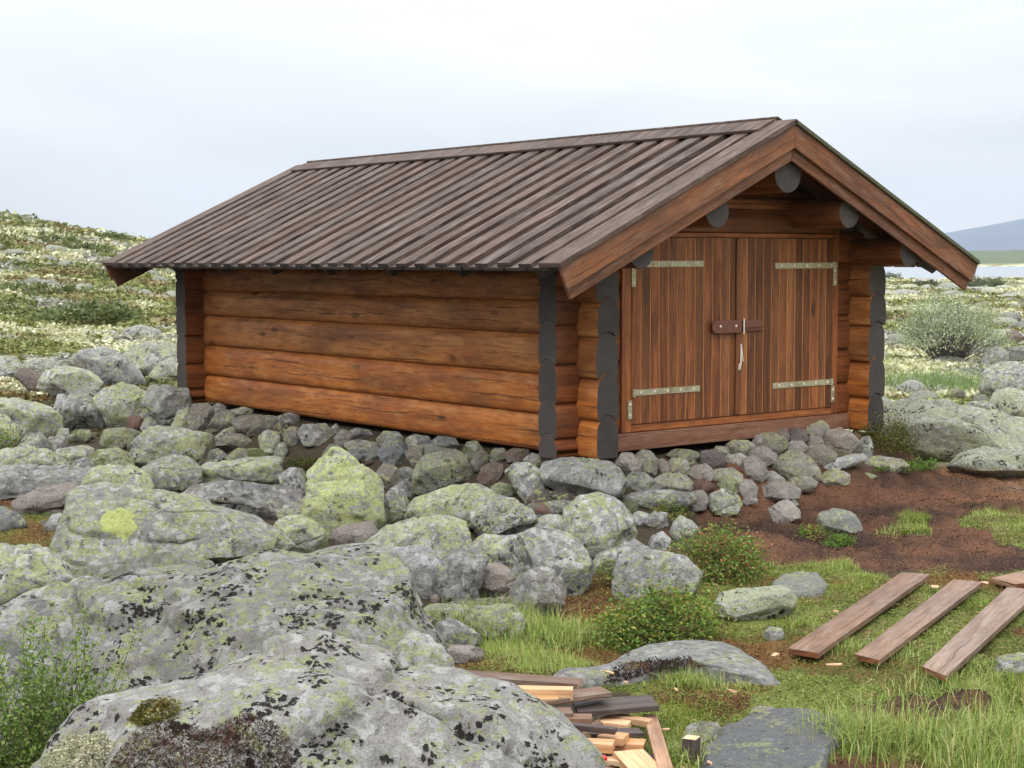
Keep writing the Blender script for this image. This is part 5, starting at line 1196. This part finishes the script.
def shrub(name, label, cat, px, py, dist_px=None, rx=.3, ry=.3, rz=.18, n=2500, size=.016, cols=((.06, .10, .02),), stems=40, group=None, base=None, mat='leaf', bark='bark', shell=.35, clump=5, seed=1, up=.6, stemr=.003, lift=0, lean=(0, 0)):
    r = np.random.default_rng(seed)
    if base is None: base, _ = hitg(px, py)
    base = np.array(base)
    root = empty(name, tuple(base), label, cat, group)
    # clumps of leaves through the volume
    K = max(8, n//22); D = r.normal(size=(K, 3)); D[:, 2] = abs(D[:, 2]); D /= np.linalg.norm(D, axis=1)[:, None]
    rad_ = r.uniform(shell, 1, K)**.6; uneven = 1+.28*fbm(D*2.1+seed, 3, seed)
    Cc = D*np.array([rx, ry, rz])*(rad_*uneven)[:, None]
    Cc[:, 2] += lift; Cc[:, 0] += lean[0]*Cc[:, 2]; Cc[:, 1] += lean[1]*Cc[:, 2]
    cl = r.integers(0, K, n); cs_ = min(rx, rz)/clump
    P = Cc[cl]+r.normal(size=(n, 3))*cs_*np.array([1, 1, .8]); P[:, 2] = np.maximum(P[:, 2], .0)
    ct = np.array(cols)[r.integers(0, len(cols), K)]*r.uniform(.7, 1.25, (K, 1))
    tint = ct[cl]*r.uniform(.75, 1.25, (n, 1))
    V, F, T = leaves_mesh(P, size, tint, r, up=up)
    mesh_np('foliage', V, F, M[mat], root, False, T)
    if stems:
        ps = []
        for k in range(stems):
            e_ = Cc[r.integers(0, K)]; b0 = np.array([r.normal()*rx*.12, r.normal()*ry*.12, -.03]); mid = b0*.6+e_*.4+r.normal(size=3)*rx*.06; mid[2] = max(mid[2], e_[2]*.35)
            t = np.linspace(0, 1, 6)[:, None]; ps.append(((1-t)**2*b0+2*t*(1-t)*mid+t*t*e_, [stemr*(1-.7*q) for q in np.linspace(0, 1, 6)]))
        tube('stems', ps, stemr, M[bark], root, 5)
    return root
GR = [(.11, .20, .035), (.15, .25, .045), (.21, .31, .06), (.09, .15, .03)]
MX = GR+[(.24, .25, .05), (.28, .19, .06), (.18, .09, .045)]
shrub('shrub', 'low leafy green bush in front of the pale angular boulder', 'shrub', 655, 640, rx=.36, ry=.22, rz=.26, n=6500, size=.023, cols=GR+[(.25, .26, .05), (.24, .22, .06), (.14, .09, .04)], seed=11, group='low bushes in the grass')
shrub('shrub', 'green and orange bush on the mossy hummock beside the bare peat', 'shrub', 716, 575, rx=.36, ry=.22, rz=.26, n=6500, size=.021, cols=GR+[(.20, .24, .05), (.36, .17, .07), (.17, .10, .04)], seed=12, group='low bushes in the grass')
shrub('shrub', 'small yellow-green sprig growing between two boulders left of the pale angular boulder', 'shrub', 612, 588, rx=.10, ry=.1, rz=.15, n=900, size=.015, cols=MX, seed=13)
shrub('moss_cushion', 'dark green moss cushion left of the pointed yellow boulder', 'moss', 300, 472, rx=.22, ry=.2, rz=.13, n=3400, size=.016, cols=[(.035, .055, .012), (.07, .09, .02), (.10, .06, .025), (.12, .12, .03)], seed=14, mat='mosses', stems=0)
shrub('moss_cushion', 'yellow-green moss hump against the right cabin corner', 'moss', 888, 452, rx=.25, ry=.3, rz=.30, n=4200, size=.018, cols=[(.10, .12, .02), (.15, .16, .03), (.07, .09, .02), (.13, .08, .03)], seed=15, mat='mosses', stems=0)
shrub('moss_cushion', 'tuft of green and tan growth left of the angular stone on the peat', 'moss', 812, 540, rx=.16, ry=.12, rz=.09, n=1700, size=.016, cols=MX, seed=16, mat='mosses', stems=0)
shrub('moss_cushion', 'bright green leaves at the front foot of the angular stone on the peat', 'moss', 838, 545, rx=.14, ry=.08, rz=.07, n=1300, size=.015, cols=GR, seed=17, stems=0)
shrub('moss_cushion', 'little green weeds below the long flat slab', 'weeds', 668, 519, rx=.22, ry=.1, rz=.10, n=1500, size=.014, cols=MX, seed=18, stems=0)
shrub('moss_cushion', 'green weeds around the flat grey slab by the right cabin corner', 'weeds', 905, 470, rx=.45, ry=.15, rz=.07, n=2600, size=.02, cols=GR, seed=19, stems=0)
shrub('moss_cushion', 'olive moss at the left edge beneath the yellow-ended boulder', 'moss', 5, 455, rx=.3, ry=.2, rz=.22, n=1700, size=.025, cols=MX, seed=20, mat='mosses', stems=0)
shrub('moss_cushion', 'dark moss on the low rock left above the yellow-disc boulder', 'moss', 60, 510, rx=.10, ry=.08, rz=.12, n=900, size=.014, cols=[(.05, .07, .015), (.12, .12, .03), (.12, .06, .03)], seed=21, mat='mosses', stems=0)
# tall grass tufts
def tuft(label, px, py, rx, n, hgt, seed, cols=((.24, .32, .08), (.30, .37, .10), (.40, .38, .17), (.17, .25, .06)), group='tall tufts of grass', lean=.6):
    r = np.random.default_rng(seed); b, _ = hitg(px, py); G = r.normal(size=(n, 2))*rx*.5+b[:2]
    z = ground_h(G[:, 0], G[:, 1])-.01; V, lo, sz, tt = grass_mesh(np.column_stack([G, z]), hgt*r.uniform(.5, 1.2, n), r.uniform(.0015, .0028, n), pal(n, cols, r), r, lean*1.7)
    o = mesh_np('grass_tuft', V, None, M['grass'], None, True, tt, None, lo, sz); return tag(o, label, 'grass tuft', group)
tuft('tall pale grass tuft beside the dull grey boulder at the grass edge', 500, 632, .30, 1300, .20, 1)
tuft('grass tuft between the tall pale tuft and the leafy green bush', 560, 640, .25, 900, .13, 2)
tuft('wispy grass tuft growing up between the left and middle planks', 842, 652, .16, 500, .07, 3)
tuft('wispy grass tuft at the near end of the middle plank', 898, 655, .16, 500, .08, 4)
tuft('grass tuft beside the near end of the right plank', 962, 690, .28, 800, .12, 5)
tuft('tall grass tuft on the right side of the flat dark slab', 862, 745, .22, 900, .18, 6)
tuft('long swept grass at the bottom right corner', 985, 750, .45, 1800, .17, 7)
tuft('grass tuft just right of the lumber pile', 682, 762, .13, 400, .11, 8)
tuft('grass tuft on the mossy ground behind the lumber pile', 690, 685, .14, 500, .10, 9)
tuft('bright grass tuft in the bare peat behind the planks', 905, 532, .18, 500, .07, 10)
tuft('bright grass under the silvery willow bush', 930, 384, 2.2, 5200, .30, 12, cols=((.13, .22, .06), (.18, .27, .08), (.11, .18, .05)), lean=.8)
# silvery willow
P, t = hitg(948, 366)
shrub('willow_bush', 'silvery grey-green willow bush with many thin stems, right of the cabin', 'bush', 0, 0, base=P, rx=.98, ry=.9, rz=.82, n=9000, size=.045, cols=[(.36, .41, .30), (.46, .51, .39), (.30, .35, .23), (.27, .34, .18)], stems=130, bark='bark2', shell=.6, clump=9, seed=31, stemr=.014, lift=.38)
shrub('bush', 'small grey-green bush on the lake shore under the eave', 'bush', 890, 281, rx=1.3, ry=1.0, rz=.7, n=1100, size=.13, cols=[(.06, .09, .04), (.10, .13, .06)], stems=0, seed=32)
shrub('bush', 'grey-green willow clump on the shore at the right, before the water', 'bush', 985, 288, rx=2.2, ry=1.2, rz=.6, n=1700, size=.17, cols=[(.11, .14, .08), (.16, .19, .12)], stems=0, seed=33)
shrub('bush', 'low grey-green clump on the shore beside the tip of the roof', 'bush', 925, 286, rx=1.3, ry=1.0, rz=.35, n=800, size=.16, cols=[(.12, .15, .08), (.17, .20, .12)], stems=0, seed=34)
for k, (px, py, rr_, lb) in enumerate([(50, 246, 1.0, 'dark green juniper patch high on the left slope'), (108, 240, .9, 'dark green juniper patch near the crest, closest to the roof'), (28, 296, .8, 'green low bush on the left slope at mid height'), (92, 318, .8, 'green low bush low on the slope near the cabin'), (78, 252, .8, 'green bush between the two dark juniper patches')]):
    shrub('bush', lb, 'bush', px, py, rx=rr_*1.5, ry=rr_, rz=rr_*.38, n=1500, size=.11, cols=[(.13, .165, .07), (.17, .20, .085)], stems=0, seed=40+k, group='low bushes on the left slope')

# leafy shrub in the lower left corner
def twig_shrub():
    r = np.random.default_rng(91); d = ray(20, 768); base = CAM+d*(5.75/np.dot(d, FW)); base[2] = -.50
    root = empty('birch_shrub', tuple(base), 'small-leaved green shrub with thin brown twigs in the lower left corner', 'shrub')
    ps = []; LP = []; LT = []
    for k in range(150):
        a = r.normal(.10, .42); ln_ = r.uniform(.34, .78)*(1-.25*abs(a)); f = r.normal(0, .25)
        b0 = HU*r.uniform(-.24, .24)+HV*r.uniform(-.15, .15)
        dirv = HU*math.sin(a)+HV*f*.6+np.array([0, 0, math.cos(a)])
        crv = HU*r.uniform(-.1, .25)
        if k in (3, 4, 5, 6): dirv = HU*1.15+np.array([0, 0, .62])+HV*-.1; ln_ = r.uniform(.62, .80); b0 = HU*r.uniform(.0, .15)
        t = np.linspace(0, 1, 9)[:, None]; P = b0+dirv*ln_*t+crv*(t**2)*.3+r.normal(size=(9, 3))*.004
        ps.append((P, [.0026*(1-.75*q) for q in np.linspace(0, 1, 9)]))
        m_ = int(ln_*210); tt = r.uniform(.25, 1, m_)
        for q in tt:
            p = P[0]+(P[-1]-P[0])*q+crv*(q*q-q)*.3; LP.append(p+r.normal(size=3)*.011); LT.append(q)
    tube('stems', ps, .002, M['bark'], root, 5)
    LP = np.array(LP); tint = pal(len(LP), [(.13, .22, .04), (.18, .28, .055), (.10, .17, .035), (.24, .31, .08)], r)
    V, F, T = leaves_mesh(LP, .015, tint, r, aspect=.7, up=.8); mesh_np('foliage', V, F, M['leaf'], root, False, T)
twig_shrub()

# moss and lichen growing on the huge foreground boulder
from mathutils.bvhtree import BVHTree
def on_rock(o, poly, n, seed):
    r = np.random.default_rng(seed); dg = o.data; off = np.array(o.location)
    co = np.empty(len(dg.vertices)*3, np.float32); dg.vertices.foreach_get('co', co); co = co.reshape(-1, 3)+off
    bv = BVHTree.FromPolygons([tuple(q) for q in co], [tuple(p.vertices) for p in dg.polygons])
    P = np.array(poly); out = []
    while len(out) < n:
        a, b = r.uniform(P[:, 0].min(), P[:, 0].max()), r.uniform(P[:, 1].min(), P[:, 1].max())
        if not in_poly(np.array([a]), np.array([b]), poly)[0]: continue
        h = bv.ray_cast(Vector(CAM), Vector(ray(a, b)))
        out.append((*(h[0] if h[0] else (0, 0, -50)),))
    return np.array(out)
def rock_moss(label, cat, o, poly, n, size, hgt, cols, seed, name='moss_cushion'):
    r = np.random.default_rng(seed); P = on_rock(o, poly, n, seed); P = P[P[:, 2] > -20]
    base = P.mean(0); k = fbm2(P[:, 0], P[:, 1], 16, 3, seed)
    P = P+np.array([0, 0, 1])*(np.clip(k+.6, 0, 1.4)*hgt*r.uniform(.1, 1, len(P)))[:, None]
    q = np.clip(fbm2(P[:, 0], P[:, 1], 9, 3, seed+1)*.9+.5+r.normal(0, .12, len(P)), 0, .999)
    tint = np.array(cols)[(q*len(cols)).astype(int)]*r.uniform(.65, 1.3, (len(P), 1))
    V, F, T = leaves_mesh(P-base, size, tint, r, up=.6); ob = mesh_np(name, V, F, M['mosses'], None, False, T); ob.location = base
    return tag(ob, label, cat)
RA = rock_objs['A']
rock_moss('dark red-brown moss spread over the lower left face of the huge foreground boulder', 'moss', RA, [(95, 790), (115, 755), (135, 733), (160, 720), (185, 724), (205, 732), (225, 722), (245, 714), (275, 722), (292, 742), (290, 768), (280, 790)], 9000, .008, .009,
          [(.045, .026, .02), (.07, .032, .024), (.10, .05, .035), (.06, .04, .028), (.14, .11, .06), (.09, .04, .03)], 61)
rock_moss('pale cream reindeer lichen at the left end of the huge foreground boulder', 'lichen', RA, [(36, 790), (42, 760), (58, 745), (85, 736), (105, 737), (115, 748), (105, 765), (95, 790)], 5200, .009, .018,
          [(.42, .42, .27), (.52, .52, .36), (.34, .35, .20), (.48, .46, .33)], 62, 'reindeer_lichen')
rock_moss('golden moss with pale lichen above the dark red-brown moss', 'moss', RA, [(128, 720), (140, 706), (160, 701), (178, 706), (180, 716), (160, 722), (140, 728)], 1800, .010, .020,
          [(.12, .11, .02), (.30, .29, .14), (.17, .13, .03), (.10, .06, .02)], 63)
rock_moss('dark brown moss growing along the front of the long low rock', 'moss', rock_objs['q4'], [(604, 684), (612, 671), (632, 663), (662, 661), (690, 660), (705, 667), (680, 673), (640, 678)], 2200, .012, .022,
          [(.05, .03, .025), (.10, .055, .035), (.17, .09, .04), (.16, .15, .05)], 64)

# far growth: green and pale tufts over the slope and the plain
def farveg(name, label, cat, px0, px1, r0, r1, n, seed, m_=16, pale=False):
    r = np.random.default_rng(seed); px = r.uniform(px0, px1, n*2); v = np.exp(r.uniform(math.log(r0), math.log(r1), n*2)); u = (px-512)/FPX*v
    x = CAM[0]+u*HU[0]+v*HV[0]; y = CAM[1]+u*HU[1]+v*HV[1]
    c = ground_colour(x, y); isp = c[:, 0] > .26
    inside = (x > -.6) & (x < W+.6) & (y > -.6) & (y < L+1)
    k = (~inside) & (isp if pale else ~isp); x, y, v, c = x[k][:n], y[k][:n], v[k][:n], c[k][:n]; n = len(x)
    z = ground_h(x, y); R = np.clip(v*.0042, .04, np.where(px0 > 500, .24, .38))*r.uniform(.6, 1.5, n)
    D = r.normal(size=(n, m_, 3)); D[..., 2] = abs(D[..., 2])*.30; 
    P = np.stack([x, y, z-.02], -1)[:, None]+D*R[:, None, None]*.55
    if pale: tb = np.array([(.58, .57, .38), (.50, .50, .33), (.66, .65, .48)])[r.integers(0, 3, n)]
    else: tb = c*r.uniform(1.1, 1.7, (n, 1))+np.array([(.03, .03, .01), (.06, .06, .02), (.06, .045, .015), (.03, .035, .01)])[r.integers(0, 4, n)]
    T = np.repeat(tb, m_, 0)*r.uniform(.7, 1.3, (n*m_, 1))
    V, F, T = leaves_mesh(P.reshape(-1, 3), np.repeat(R*.55, m_), T, r, aspect=.8, up=.3)
    o = mesh_np(name, V, F, M['mosses'], None, False, T); return tag(o, label, cat, kind='stuff')
farveg('heather', 'green heath and grass on the slope left of the cabin', 'heath', -220, 400, 17, 95, 23000, 101)
farveg('reindeer_lichen', 'cream reindeer lichen on the slope left of the cabin', 'lichen', -220, 400, 17, 95, 12500, 102, pale=True)
farveg('heather', 'green heath on the plain between the cabin and the lake', 'heath', 780, 1290, 16.5, 145, 17500, 103)
farveg('reindeer_lichen', 'cream reindeer lichen on the plain between the cabin and the lake', 'lichen', 780, 1290, 16.5, 145, 12500, 104, pale=True)
def farrocks(px0, px1, r0, r1, n, seed, label, group, mats, k0=.010, k1=.02):
    r = np.random.default_rng(seed); pts = []
    while len(pts) < n:
        px = r.uniform(px0, px1); v = math.exp(r.uniform(math.log(r0), math.log(r1))); u = (px-512)/FPX*v
        x = CAM[0]+u*HU[0]+v*HV[0]; y = CAM[1]+u*HU[1]+v*HV[1]
        if -.6 < x < W+.6 and -.6 < y < L+1: continue
        if vnoise(np.array([[x*.12, y*.12, seed]]), 4)[0] < r.uniform(-.6, .5): continue
        R = v*r.uniform(k0*.35, k0)*(.5+.5*min(1, 40/v)); pts.append((x, y, gz(x, y)+R*.05, R))
    scatter_rocks(pts, mats, label, 'rock', group, 3, seed, .55, 'rock')
farrocks(-60, 190, 27, 92, 75, 400, 'pale rock scattered on the green slope left of the cabin', 'rocks scattered on the left slope', ['W2', 'L3', 'L2', 'G'])
farrocks(875, 1080, 20, 140, 95, 500, 'pale rock scattered on the lichen plain before the lake', 'rocks scattered on the plain', ['W2', 'L3', 'L2', 'W2', 'G'], .013)

# ------------------------------------------------------------------ planks and lumber
def prism(name, top, thick, mats, label=None, cat=None, group=None, tint=(1, 1, 1), ends=True, bev=.002, drop=None):
    """board from the four corners of its upper face: far-left, far-right, near-right, near-left (grain runs near-far)"""
    T = np.array(top, float); nn = np.cross(T[1]-T[0], T[3]-T[0]); nn /= np.linalg.norm(nn)
    if nn[2] < 0: nn = -nn
    B = T-nn*thick; c = T.mean(0); V = np.vstack([T, B])-c
    ln = np.linalg.norm(T[3]-T[0]); wd = np.linalg.norm(T[1]-T[0])
    F = [(0, 3, 2, 1), (4, 5, 6, 7), (0, 1, 5, 4), (1, 2, 6, 5), (2, 3, 7, 6), (3, 0, 4, 7)]; cen = V.mean(0)
    uvs = [(0, 0), (0, wd), (ln, wd), (ln, 0)]*2; g = random.random()*5; FF = []; UU = []
    for i, f in enumerate(F):
        q = np.cross(V[f[1]]-V[f[0]], V[f[2]]-V[f[1]])
        if np.dot(q, V[list(f)].mean(0)-cen) < 0: f = f[::-1]
        FF.append(f); UU.append([(uvs[a][0]+g+(0 if a < 4 else .0), uvs[a][1]+(thick if a > 3 else 0)) for a in f] if i not in (2, 4) else [(g+uvs[a][1], uvs[a][0]*0+(thick if a > 3 else 0)+uvs[a][1]*.3) for a in f])
    mb = MB(); mb.add(V, FF, UU, tint)
    o = mb.build(name, None, None, bev, mats, [0, 0, 1, 0, 1, 0] if ends else [0]*6); o.location = c
    return tag(o, label, cat, group)
zt = [-.355, -.36, -.36, -.36]
labs = ['left of the three planks lying side by side in the grass', 'middle of the three planks lying side by side in the grass', 'right of the three planks lying side by side in the grass', 'short visible board end at the right edge, behind the right plank']
for k, (q, z) in enumerate(zip(PLQ, zt)):
    top = [atz(a, b, z-.0) for a, b in q]
    if k == 3: top = [top[2], top[3], top[0], top[1]]
    prism('plank', top, .028, [M['plank'], M['barge']], labs[k], 'plank', 'planks lying in the grass', [(1.0, .88, .8), (1.1, 1.0, .95), (1.12, 1.1, 1.1), (1.3, 1.1, .9)][k])
def bw(name, p0, p1, z0, z1, wd, th_, mats, label, tint=(1, 1, 1), group='offcuts of the lumber pile', cat='board', skew=0):
    """board whose upper face runs from p0 to p1 along its centre"""
    A, B = atz(*p0, z0), atz(*p1, z1); d = B-A; s = np.cross(d, (0, 0, 1)); s /= np.linalg.norm(s); dn = d/np.linalg.norm(d)
    return prism(name, [A-s*wd/2, A+s*wd/2, B+s*wd/2+dn*skew, B-s*wd/2-dn*skew], th_, mats, label, cat, group, tint)
PL, DK, RW, RE = M['plank'], M['darkplank'], M['raw'], M['rawend']
bw('board', (455, 672), (580, 681), -.265, -.27, .10, .022, [PL, RE], 'grey-brown board reaching back behind the huge boulder, uppermost at the left', (.75, .7, .68))
bw('pine_stud', (478, 686), (573, 688), -.215, -.215, .055, .045, [RW, RW], 'thick pale pine offcut lying on top of the pile', (1.05, 1.0, .9))
bw('board', (525, 700), (606, 689), -.25, -.245, .105, .022, [PL, M['raw']], 'stained board with an orange cut end, right of the thick pale pine offcut', (.85, .75, .7))
bw('board', (575, 706), (655, 700), -.30, -.285, .17, .022, [DK, DK], 'broad dark almost black board sticking out to the right of the pile', (1, 1, 1))
bw('board', (500, 712), (572, 710), -.27, -.27, .09, .022, [PL, RW], 'grey board with a pale cut end, under the thick pale pine offcut', (.75, .7, .7))
bw('board', (470, 700), (558, 697), -.245, -.245, .04, .02, [RW, RW], 'thin fresh batten directly below the thick pale pine offcut', (1.05, .95, .8))
bw('pine_block', (566, 716), (592, 716), -.285, -.285, .07, .035, [PL, RW], 'small squarish brown block in the middle of the pile', (1, .85, .75))
bw('batten', (560, 722), (616, 728), -.27, -.275, .035, .022, [DK, DK], 'thin dark batten lying across the middle of the pile', (1.2, 1.1, 1.1))
bw('pine_block', (600, 718), (630, 722), -.34, -.335, .09, .028, [RW, RE], 'pale fresh-cut block beneath the broad dark board', (1.15, 1.1, 1.05), skew=.01)
bw('pine_block', (578, 740), (614, 742), -.30, -.30, .07, .035, [RW, RW], 'orange pine block at the front below the dark batten', (1.0, .85, .7))
bw('pine_block', (600, 733), (626, 736), -.315, -.315, .08, .03, [RW, RE], 'tawny pine block behind the orange one', (.95, .8, .65))
bw('pine_block', (612, 740), (645, 742), -.345, -.345, .08, .03, [RW, RW], 'reddish pine block reaching out towards the narrow leaning strip', (1.0, .75, .6))
bw('pine_board', (628, 750), (652, 775), -.32, -.335, .12, .035, [RW, RE], 'wide pale pointed pine board at the bottom of the pile', (1.12, 1.02, .92), skew=-.03)
bw('strip', (650, 714), (672, 790), -.335, -.32, .055, .022, [PL, PL], 'narrow weathered strip standing apart at the right side of the pile', (1.9, 1.6, 1.3))
bw('pine_block', (590, 768), (620, 772), -.27, -.27, .06, .04, [RW, RE], 'pale pine block at the bottom edge beside the huge boulder', (1.0, .9, .75))
bw('board', (560, 748), (640, 760), -.385, -.385, .22, .03, [DK, RW], 'dark board at the very bottom of the pile', (1, 1, 1))
bw('board', (540, 732), (612, 734), -.35, -.35, .16, .03, [PL, RW], 'brown board buried in the lower middle of the pile', (.8, .65, .55))
bw('board', (590, 776), (650, 790), -.36, -.36, .12, .03, [PL, RW], 'brown board just entering at the bottom edge under the pale pointed board', (.9, .75, .6))
bw('wrapper', (594, 757), (606, 756), -.262, -.262, .035, .012, [M['red'], M['red']], 'small bright red plastic scrap in the lumber pile', cat='scrap', group=None)
for k in range(9):
    r_ = random.Random(900+k); cx_, cy_ = 572+k*8.2+r_.uniform(-3, 3), 728+r_.uniform(-14, 34); a_ = r_.uniform(-.5, .5); l_ = r_.uniform(16, 34); zz = -.30-.0012*(768-cy_)*0-r_.uniform(0, .07)
    bw('offcut', (cx_-l_*math.cos(a_), cy_+l_*math.sin(a_)*.5), (cx_+l_*math.cos(a_), cy_-l_*math.sin(a_)*.5), zz, zz+r_.uniform(-.03, .03), r_.uniform(.035, .08), r_.uniform(.018, .035), [(PL, RW, DK)[k % 3], (RW, RE)[k % 2]], 'loose short offcut, %s from the left in the jumbled lower right of the lumber pile' % ('first', 'second', 'third', 'fourth', 'fifth', 'sixth', 'seventh', 'eighth', 'ninth')[k], (r_.uniform(.8, 1.1),)*3, group='loose short offcuts', cat='offcut', skew=r_.uniform(-.015, .015))
# short dark post with a sawn top
b_, _ = hitg(690, 772)
def post():
    mb = MB(); mb.box((-.03, -.03, -.02), (0, 0, .12), (.065, 0, 0), (0, .055, 0)); o = mb.build('wooden_post', None, None, .004, [DK, RE], [0, 0, 0, 0, 0, 1]); o.location = (*atz(690, 758, -.40)[:2], -.42); o.rotation_euler = (0, .05, .5)
    tag(o, 'short dark wooden post with a pale sawn top beside the flat dark slab', 'post')
post()
def chip(px, py, z, a, b, rot, tilt, label, k):
    n = 7; r = np.random.default_rng(k+700); an = np.sort(r.uniform(0, 2*np.pi, n)); V = []
    for zz in (0, .006):
        for t in an: V.append((math.cos(t)*a*r.uniform(.8, 1.1), math.sin(t)*b, zz+.1*math.cos(t)*b))
    F = [list(range(n))[::-1], list(range(n, 2*n))]+[[i, (i+1) % n, (i+1) % n+n, i+n] for i in range(n)]
    mb = MB(); mb.add(V, F, [[(V[q][0], V[q][1]) for q in f] for f in F]); o = mb.build('wood_chip', M['raw'], None, .001)
    o.location = atz(px, py, z); o.rotation_euler = (tilt, .15, rot); tag(o, label, 'wood chip', 'wood chips scattered on the ground')
for k, c_ in enumerate([(608, 673, -.33, .034, .012, -.9, .3, 'long wood chip on the long low rock behind the pile'), (625, 683, -.35, .018, .010, .2, .3, 'small wood chip in the moss just behind the broad dark board'), (676, 690, -.36, .014, .013, .8, .6, 'small round wood chip on rusty moss right of the pile'),
        (733, 690, -.35, .045, .014, .3, 1.3, 'pointed wood chip standing upright behind the flat dark slab'), (666, 730, -.38, .028, .008, .0, .1, 'thin wood chip in the grass beside the narrow strip'), (775, 655, -.37, .045, .018, .4, .1, 'tan wood chip in the grass left of the near end of the left plank'),
        (834, 665, -.37, .06, .02, .1, .1, 'broad tan wood chip before the near end of the left plank'), (709, 763, -.37, .03, .012, .9, .4, 'curled wood chip at the bottom edge on the flat dark slab'), (935, 587, -.37, .06, .025, .6, 0, 'tan wood scrap between the far ends of left and middle planks'), (984, 583, -.37, .04, .03, .6, 0, 'wood scrap at the far end of the middle plank'), (836, 612, -.37, .03, .015, .6, 0, 'pale wood chip in the grass at the left side of the left plank')]):
    chip(*c_, k)
# yellow disc of map lichen on its boulder: a colour mask on the rock's own surface
E_ = rock_objs['E']; me = E_.data; co = np.empty(len(me.vertices)*3, np.float32); me.vertices.foreach_get('co', co); co = co.reshape(-1, 3); wc = co+np.array(E_.location)
px, py, z = project(wc); wob = fbm(wc*30, 3, 5)*1.2
DISC = [(100, 525), (102, 517), (108, 512), (122, 508), (131, 512), (133, 520), (136, 528), (131, 537), (126, 541), (118, 536), (110, 533), (102, 531)]
front = (co@ray(118, 525)) < 0
msk = (in_poly(px+wob, py+wob, DISC) & front).astype(float)
a_ = me.color_attributes.new('tint', 'FLOAT_COLOR', 'POINT'); c_ = np.ones((len(msk), 4), np.float32); c_[:, 0] = msk; a_.data.foreach_set('color', c_.ravel())
mt = RM['Y2'].copy(); mt.name = 'rock_with_disc'; t_ = mt.node_tree; at = t_.nodes.new('ShaderNodeAttribute'); at.attribute_name = 'tint'
sp2 = t_.nodes.new('ShaderNodeSeparateColor'); t_.links.new(at.outputs[0], sp2.inputs[0]); mx2 = t_.nodes.new('ShaderNodeMix'); mx2.data_type = 'RGBA'
bs = [n for n in t_.nodes if n.type == 'BSDF_PRINCIPLED'][0]; src = bs.inputs['Base Color'].links[0].from_socket
nzz = t_.nodes.new('ShaderNodeTexNoise'); nzz.inputs['Scale'].default_value = 90; nzz.inputs['Detail'].default_value = 4
rpz = t_.nodes.new('ShaderNodeValToRGB'); rpz.color_ramp.elements[0].color = (.42, .46, .15, 1); rpz.color_ramp.elements[1].color = (.54, .58, .23, 1); rpz.color_ramp.elements[0].position = .35; rpz.color_ramp.elements[1].position = .65
t_.links.new(nzz.outputs[0], rpz.inputs[0]); 
n3_ = t_.nodes.new('ShaderNodeTexNoise'); n3_.inputs['Scale'].default_value = 45; n3_.inputs['Detail'].default_value = 5
a3_ = t_.nodes.new('ShaderNodeMath'); a3_.operation = 'MULTIPLY_ADD'; t_.links.new(n3_.outputs[0], a3_.inputs[0]); a3_.inputs[1].default_value = .9; t_.links.new(sp2.outputs[0], a3_.inputs[2])
r3_ = t_.nodes.new('ShaderNodeValToRGB'); r3_.color_ramp.elements[0].position = .90; r3_.color_ramp.elements[1].position = .94; t_.links.new(a3_.outputs[0], r3_.inputs[0])
t_.links.new(r3_.outputs[0], mx2.inputs[0]); t_.links.new(src, mx2.inputs[6]); t_.links.new(rpz.outputs[0], mx2.inputs[7]); t_.links.new(mx2.outputs[2], bs.inputs['Base Color'])
me.materials.clear(); me.materials.append(mt)
